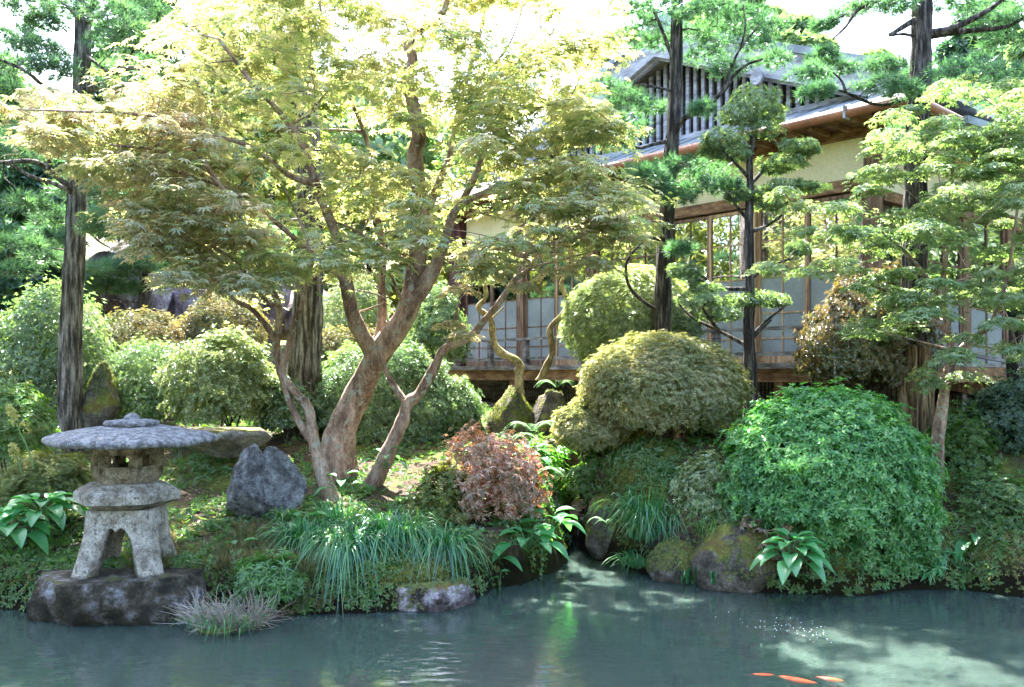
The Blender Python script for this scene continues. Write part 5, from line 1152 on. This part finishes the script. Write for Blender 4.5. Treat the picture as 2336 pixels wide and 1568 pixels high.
def tussock():
    e = thing('dry_grass_tussock', P(520, 1455, 5.5), 'tangled tussock of pale dry grass stems in the shallow water', 'grass clump')
    c = P(520, 1438, 5.6); V, Fc = rock('x', '', c, (.24, .14, .07), 'rock_mossy', 90, obj=False, sub=4)
    mesh_np('mossy_root_ball', V, [Fc], M['rock_mossy'], e, True)
    mb = MB(); n = 520
    for k in range(n):
        a = RNG.uniform(0, 6.28); q = RNG.uniform(0, 1)**.5; b = np.array(list(c))+np.array([math.cos(a)*q*.24, math.sin(a)*q*.13, .05])
        dr = norm(np.array([RNG.normal()*.9+math.cos(a)*.5, RNG.normal()*.6+math.sin(a)*.2, abs(RNG.normal())*.7+.1])); ln = RNG.uniform(.07, .27)
        m = b+dr*ln*.5+RNG.normal(size=3)*.018; r = .0018; tube(mb, [b, m, b+dr*ln+np.array([0, 0, -.02])], [r, r, r*.5], 3, 2)
    mb.build('dry_stem', M['dry_blade'], e)
    mb = MB(); blades(mb, c+Vector((0, 0, .03)), 220, .2, .6, .9, .0028, .24, 4); mb.build('green_blade', M['grass_blade'], e)
tussock()

def hosta(name, label, c, n, ln, rad, mat='hosta_leaf', bias=(0, -.3), wid=.62, hgt=.16):
    e = thing(name, tuple(c), label, 'hosta'); st = MB(); c = np.array(list(c)); nu, nv = 6, 9
    for k in range(n):
        f = (k+.5)/n; a = k*2.39996+RNG.uniform(-.3, .3); el = 1.25*(1-f)+RNG.uniform(-.1, .1)-.15
        o = np.array([math.cos(a), math.sin(a), 0]); o[:2] += np.array(bias)*f; o = norm(o)
        L = ln*RNG.uniform(.75, 1.1)*(.7+.3*f); pet = c+o*rad*(.25+.75*f)+np.array([0, 0, hgt*(1-f*.75)+RNG.uniform(-.01, .02)])
        tube(st, [c+np.array([0, 0, -.02]), c+(pet-c)*.5+np.array([0, 0, .02]), pet], [.004, .003, .003], 4, 2)
        side = np.array([-o[1], o[0], 0]); V = []
        for j in range(nv):
            t = j/(nv-1); w = wid*L*.5*(math.sin(math.pi*min(1, (t*.94+.06)**.72))**.8)*(1 if t < .98 else .1)
            ax = pet+o*L*(t*math.cos(el*.3)-.06*t*t)+np.array([0, 0, L*(.30*t*math.sin(el)*1.4-.75*t*t*(.3+.5*f))])
            for i in range(nu):
                q = (i/(nu-1)-.5)*2; V.append(ax+side*q*w*(.96)+np.array([0, 0, abs(q)*w*.38+.006*math.sin(q*9)*0]))
        i = np.arange(nv-1)[:, None]*nu+np.arange(nu-1)[None]; mesh_np('leaf', V, [np.stack([i, i+1, i+nu+1, i+nu], -1).reshape(-1, 4)], M[mat], e, True)
    st.build('stalk', M['fern_leaf'], e, True); return e
hosta('hosta', 'upper half of a big leaved hosta at the left edge beside the lantern', P(95, 1185, 6.5), 30, .24, .22)
hosta('hosta', 'lower hosta leaves touching the left photo edge', P(20, 1225, 6.35), 22, .24, .2)
hosta('hosta', 'round clump of hosta hanging over the water at the foot of the emerald azalea', P(1808, 1300, 6.25), 34, .2, .17, bias=(0, -.45), hgt=.24)
hosta('hosta', 'hosta with broad leaves below the copper leaved shrub', P(1205, 1255, 6.9), 15, .22, .2)
hosta('hosta', 'hosta leaves leaning out over the inlet', P(1255, 1215, 7.1), 8, .24, .17, bias=(.5, -.3))
hosta('hosta', 'pale broad leaved plant beside the lower hosta near the boulder', P(1120, 1290, 6.8), 7, .2, .12)
hosta('hosta', 'shaded hosta on the right bank above the small stones', P(2235, 1240, 6.9), 13, .24, .2, wid=.5)
hosta('hosta', 'few light green broad leaves in front of the big maple foot', P(780, 1125, 7.6), 5, .16, .14)
hosta('hosta', 'single broad leaves among the grass left of the pond boulder', P(690, 1225, 6.75), 6, .2, .18)
hosta('hosta', 'pair of broad leaves in front of the lantern side bank', P(545, 1280, 6.4), 4, .15, .1)
hosta('hosta', 'broad leaves catching sun right of the copper leaved shrub', P(1215, 1060, 7.8), 7, .2, .13)
hosta('hosta', 'broad leaf plant on the slope behind the slender right maple stem', P(880, 1065, 8.0), 6, .15, .16)
hosta('hosta', 'small single leaved plant standing in the pond by the boulder', P(1140, 1345, 6.6), 2, .1, .02)

def fern(name, label, c, n, L, seed):
    mb = MB(); c = np.array(list(c))
    for k in range(n):
        a = k*2.4+RNG.uniform(-.3, .3); o = np.array([math.cos(a), math.sin(a)*.7-.3, 0]); o = norm(o); s = np.array([-o[1], o[0], 0]); ln = L*RNG.uniform(.7, 1.1)
        m = 22
        for j in range(m):
            t = (j+1)/m; ax = c+o*ln*t*.8+np.array([0, 0, ln*(1.1*t-1.1*t*t)]); w = ln*.24*math.sin(math.pi*(.12+.86*t))
            for sg in (-1, 1):
                d = norm(s*sg+o*.35+np.array([0, 0, -.15])); q = ln*.018; mb.add([ax, ax+d*w*.5+o*q, ax+d*w, ax+d*w*.5-o*q], [np.array([(0, 1, 2, 3)])])
        tube(mb, [c, c+o*ln*.4+np.array([0, 0, ln*.27]), c+o*ln*.8], [.003, .002, .001], 4, 3)
    return tag(mb.build(name, M['fern_leaf'], None), label, 'fern')
fern('fern', 'fern hanging from the mossy rock of the rockery', P(1215, 985, 9.2), 9, .42, 1)
fern('fern', 'fern arching in sunlight below the gnarled tree', P(1165, 1010, 8.9), 8, .38, 2)
fern('fern', 'little fern on the mossy inlet boulder', P(1385, 1195, 7.3), 6, .2, 3)
fern('fern', 'fern on top of the rockery beside the gnarled tree foot', P(1270, 885, 9.5), 7, .3, 4)
fern('fern', 'fern in the shade of the inlet mouth', P(1290, 1090, 8.3), 8, .35, 5)
fern('fern', 'light green fern below the emerald azalea at the right', P(2075, 1285, 6.6), 9, .22, 6)

def spikes(name, label, pts, d, head):
    e = thing(name, P(pts[0][0], pts[0][1], d), label, 'flower'); mb = MB(); tube(mb, PP(pts, d), [.006]*len(pts), 5, 4); mb.build('stalk', M['fern_leaf'], e, True)
    n = 60; q = RNG.uniform(0, 1, n); a = np.array(list(P(*head[0], d))); b = np.array(list(P(*head[1], d))); p = a+(b-a)*q[:, None]+rdir(n)*(.04*(1-q*.6))[:, None]
    mb = MB(); scatter(mb, T_ROS5, p, rdir(n), rdir(n), .022*np.ones(n)); mb.build('flower_head', M['flower_spike'], e)
spikes('plume_flower', 'tall pale yellow plume flower leaning at the left edge', [(78, 1070), (62, 1020), (45, 985), (36, 965)], 6.6, ((42, 970), (18, 925)))
spikes('plume_flower', 'short pale plume flower below the tall one', [(50, 1080), (42, 1050), (34, 1035)], 6.6, ((36, 1040), (28, 1015)))

# ground cover: moss cushions, weeds and litter on the bank
def cover(name, label, mat, tmpl, n, size, up=1.2, seed=0, thr=0., bounds=(-5.5, 5.5, 5.6, 12), cat='ground cover', lift=.01):
    x = RNG.uniform(bounds[0], bounds[1], n); y = bounds[2]+(bounds[3]-bounds[2])*RNG.uniform(0, 1, n)**1.5
    sd = sdist(x, y); p = np.stack([x, y, 0*x], -1); k = (sd > .02) & (nz(p, 2.0, seed) > thr); p = p[k]; p[:, 2] = ht(p[:, 0], p[:, 1])+lift
    m = len(p); mb = MB(); scatter(mb, tmpl, p, norm(np.array([0, -.3, up])+rdir(m)*.6), rdir(m), size*RNG.uniform(.5, 1.4, m))
    tag(mb.build(name, M[mat], None), label, cat, kind='stuff')
cover('moss', 'yellow green moss and tiny leaves covering the bank', 'moss_leaf', T_ROS5, 26000, .022, 1.4, 301, -.1, lift=.002)
cover('weeds', 'low green weeds growing on the bank', 'weed_leaf', T_ROS5, 22000, .045, .8, 302, -.15)
cover('weeds', 'small bright green weeds scattered on the bank', 'fern_leaf', T_ROS, 9000, .04, .8, 303, .1)
cover('reddish_weeds', 'rust coloured low weeds between lantern and grass clumps', 'azalea_bronze', T_TUFT_W, 2200, .07, 1.0, 304, -.4, bounds=(-2.6, -1.2, 5.9, 7.0))
cover('leaf_litter', 'brown leaf litter lying on the bare soil', 'dry_blade', T_LEAF, 4000, .03, 2.5, 305, .1, lift=.006)
def shore_cover(name, label, mat, tmpl, n, size, seed, thr=-.2):
    x = RNG.uniform(-4.6, 5.2, n*6); y = RNG.uniform(5.6, 9.0, n*6); sd = sdist(x, y); k = (sd > -.06) & (sd < .34); p = np.stack([x, y, 0*x], -1)[k]; sd = sd[k]
    k = nz(p, 2.6, seed) > thr; p = p[k]; p[:, 2] = ht(p[:, 0], p[:, 1])+.008; p = p[p[:, 2] > .02]; m = len(p); e = .02
    g = np.stack([ht(p[:, 0]-e, p[:, 1])-ht(p[:, 0]+e, p[:, 1]), ht(p[:, 0], p[:, 1]-e)-ht(p[:, 0], p[:, 1]+e), 0*p[:, 0]+2*e], -1)
    mb = MB(); scatter(mb, tmpl, p, norm(norm(g)+rdir(m)*.5), norm(rdir(m)+np.array([0, 0, -.6])), size*RNG.uniform(.5, 1.4, m)); tag(mb.build(name, M[mat], None), label, 'ground cover', kind='stuff')
shore_cover('ivy', 'dark small leaved creeper on the steep bank above the water', 'weed_leaf', T_ROS5, 9000, .04, 320, -.25)
shore_cover('bank_moss', 'olive moss on the steep bank above the water', 'moss_leaf', T_ROS5, 9000, .02, 321, -.3)
def grass_fringe():
    mb = MB(); n = 0
    for k in range(420):
        x = RNG.uniform(-4.6, 4.6); y = RNG.uniform(5.7, 9.5); s = float(sdist(np.array([x]), np.array([y]))[0])
        if s < .02 or float(nz(np.array([[x, y, 0]]), 1.6, 310)[0]) < -.1: continue
        blades(mb, (x, y, gz(x, y)), 14, RNG.uniform(.06, .15), .6, .8, .003, .04, 3)
    tag(mb.build('short_grass', M['fern_leaf'], None), 'short grass tufts growing over the bank', 'grass', kind='stuff')
grass_fringe()

# ------------------------------------------------------------------ koi and painted glints on the water
def koi(label, u, v, ang, L):
    d = H*F/(v-CY); c = P(u, v, d); c.z = -.009; mb = MB(); n = 14; pts = []; V = []; sides = 10
    for i in range(n):
        t = i/(n-1); x = (t-.5)*L; w = L*.11*math.sin(math.pi*(t*.86+.08))**.8; bend = .05*L*math.sin(t*4)
        for k in range(sides):
            th = 2*math.pi*k/sides; V.append((x, bend+w*math.cos(th), w*.9*math.sin(th)))
    i = np.arange(n-1)[:, None]*sides; j = np.arange(sides)[None]
    mb.add(V, [np.stack([i+j, i+(j+1) % sides, i+sides+(j+1) % sides, i+sides+j], -1).reshape(-1, 4)])
    o = mb.build('koi_fish', M['koi'], None, True); o.location = c; o.rotation_euler = (0, 0, ang); tag(o, label, 'fish', 'orange koi near the pond surface')
    x = .5*L; y = .05*L*math.sin(4); tl = MB().add([(x-.03*L, y, .01*L), (x+.22*L, y+.09*L, .03*L), (x+.12*L, y, 0), (x+.22*L, y-.09*L, -.02*L), (x-.03*L, y, -.02*L)], [np.array([(0, 1, 2, 3)]), np.array([(0, 3, 4)])])
    a = tl.build('tail_fin', M['koi'], None); a.parent = o
    f = MB().add([(-.15*L, .06*L, 0), (-.02*L, .17*L, -.01*L), (-.05*L, .06*L, 0), (-.15*L, -.06*L, 0), (-.02*L, -.17*L, -.01*L), (-.05*L, -.06*L, 0)], [np.array([(0, 1, 2), (3, 5, 4)])]); a = f.build('side_fin', M['koi'], None); a.parent = o
koi('small orange koi leftmost of the group', 1740, 1538, 3.1, .15); koi('orange red koi in the middle of the group', 1818, 1550, 2.6, .22); koi('orange koi rightmost of the group', 1892, 1548, 2.7, .17)
def ripple_glint():  # small white discs painted in for sparkle on the ripples
    n = 80; mb = MB(); k = 0
    u = 1800+RNG.normal(size=n)*50; v = 1437+RNG.normal(size=n)*13+(u-1800)*.12; d = H*F/(v-CY); p = np.stack([(u-CX)/F*d, d, 0*d+.003], -1)
    T = (np.array([(math.cos(a), math.sin(a), 0) for a in np.arange(7)/7*6.283]+[(0, 0, .5)]), [np.array([(i, (i+1) % 7, 7) for i in range(7)])])
    scatter(mb, T, p, np.tile([0, 0, 1.], (n, 1)), rdir(n), .0024*RNG.uniform(.4, 1.6, n)); tag(mb.build('ripple_glint', M['ripple_glint'], None), 'tiny white dots standing in for ripple glints on the pond', 'ripple_glint', kind='stuff')
ripple_glint()
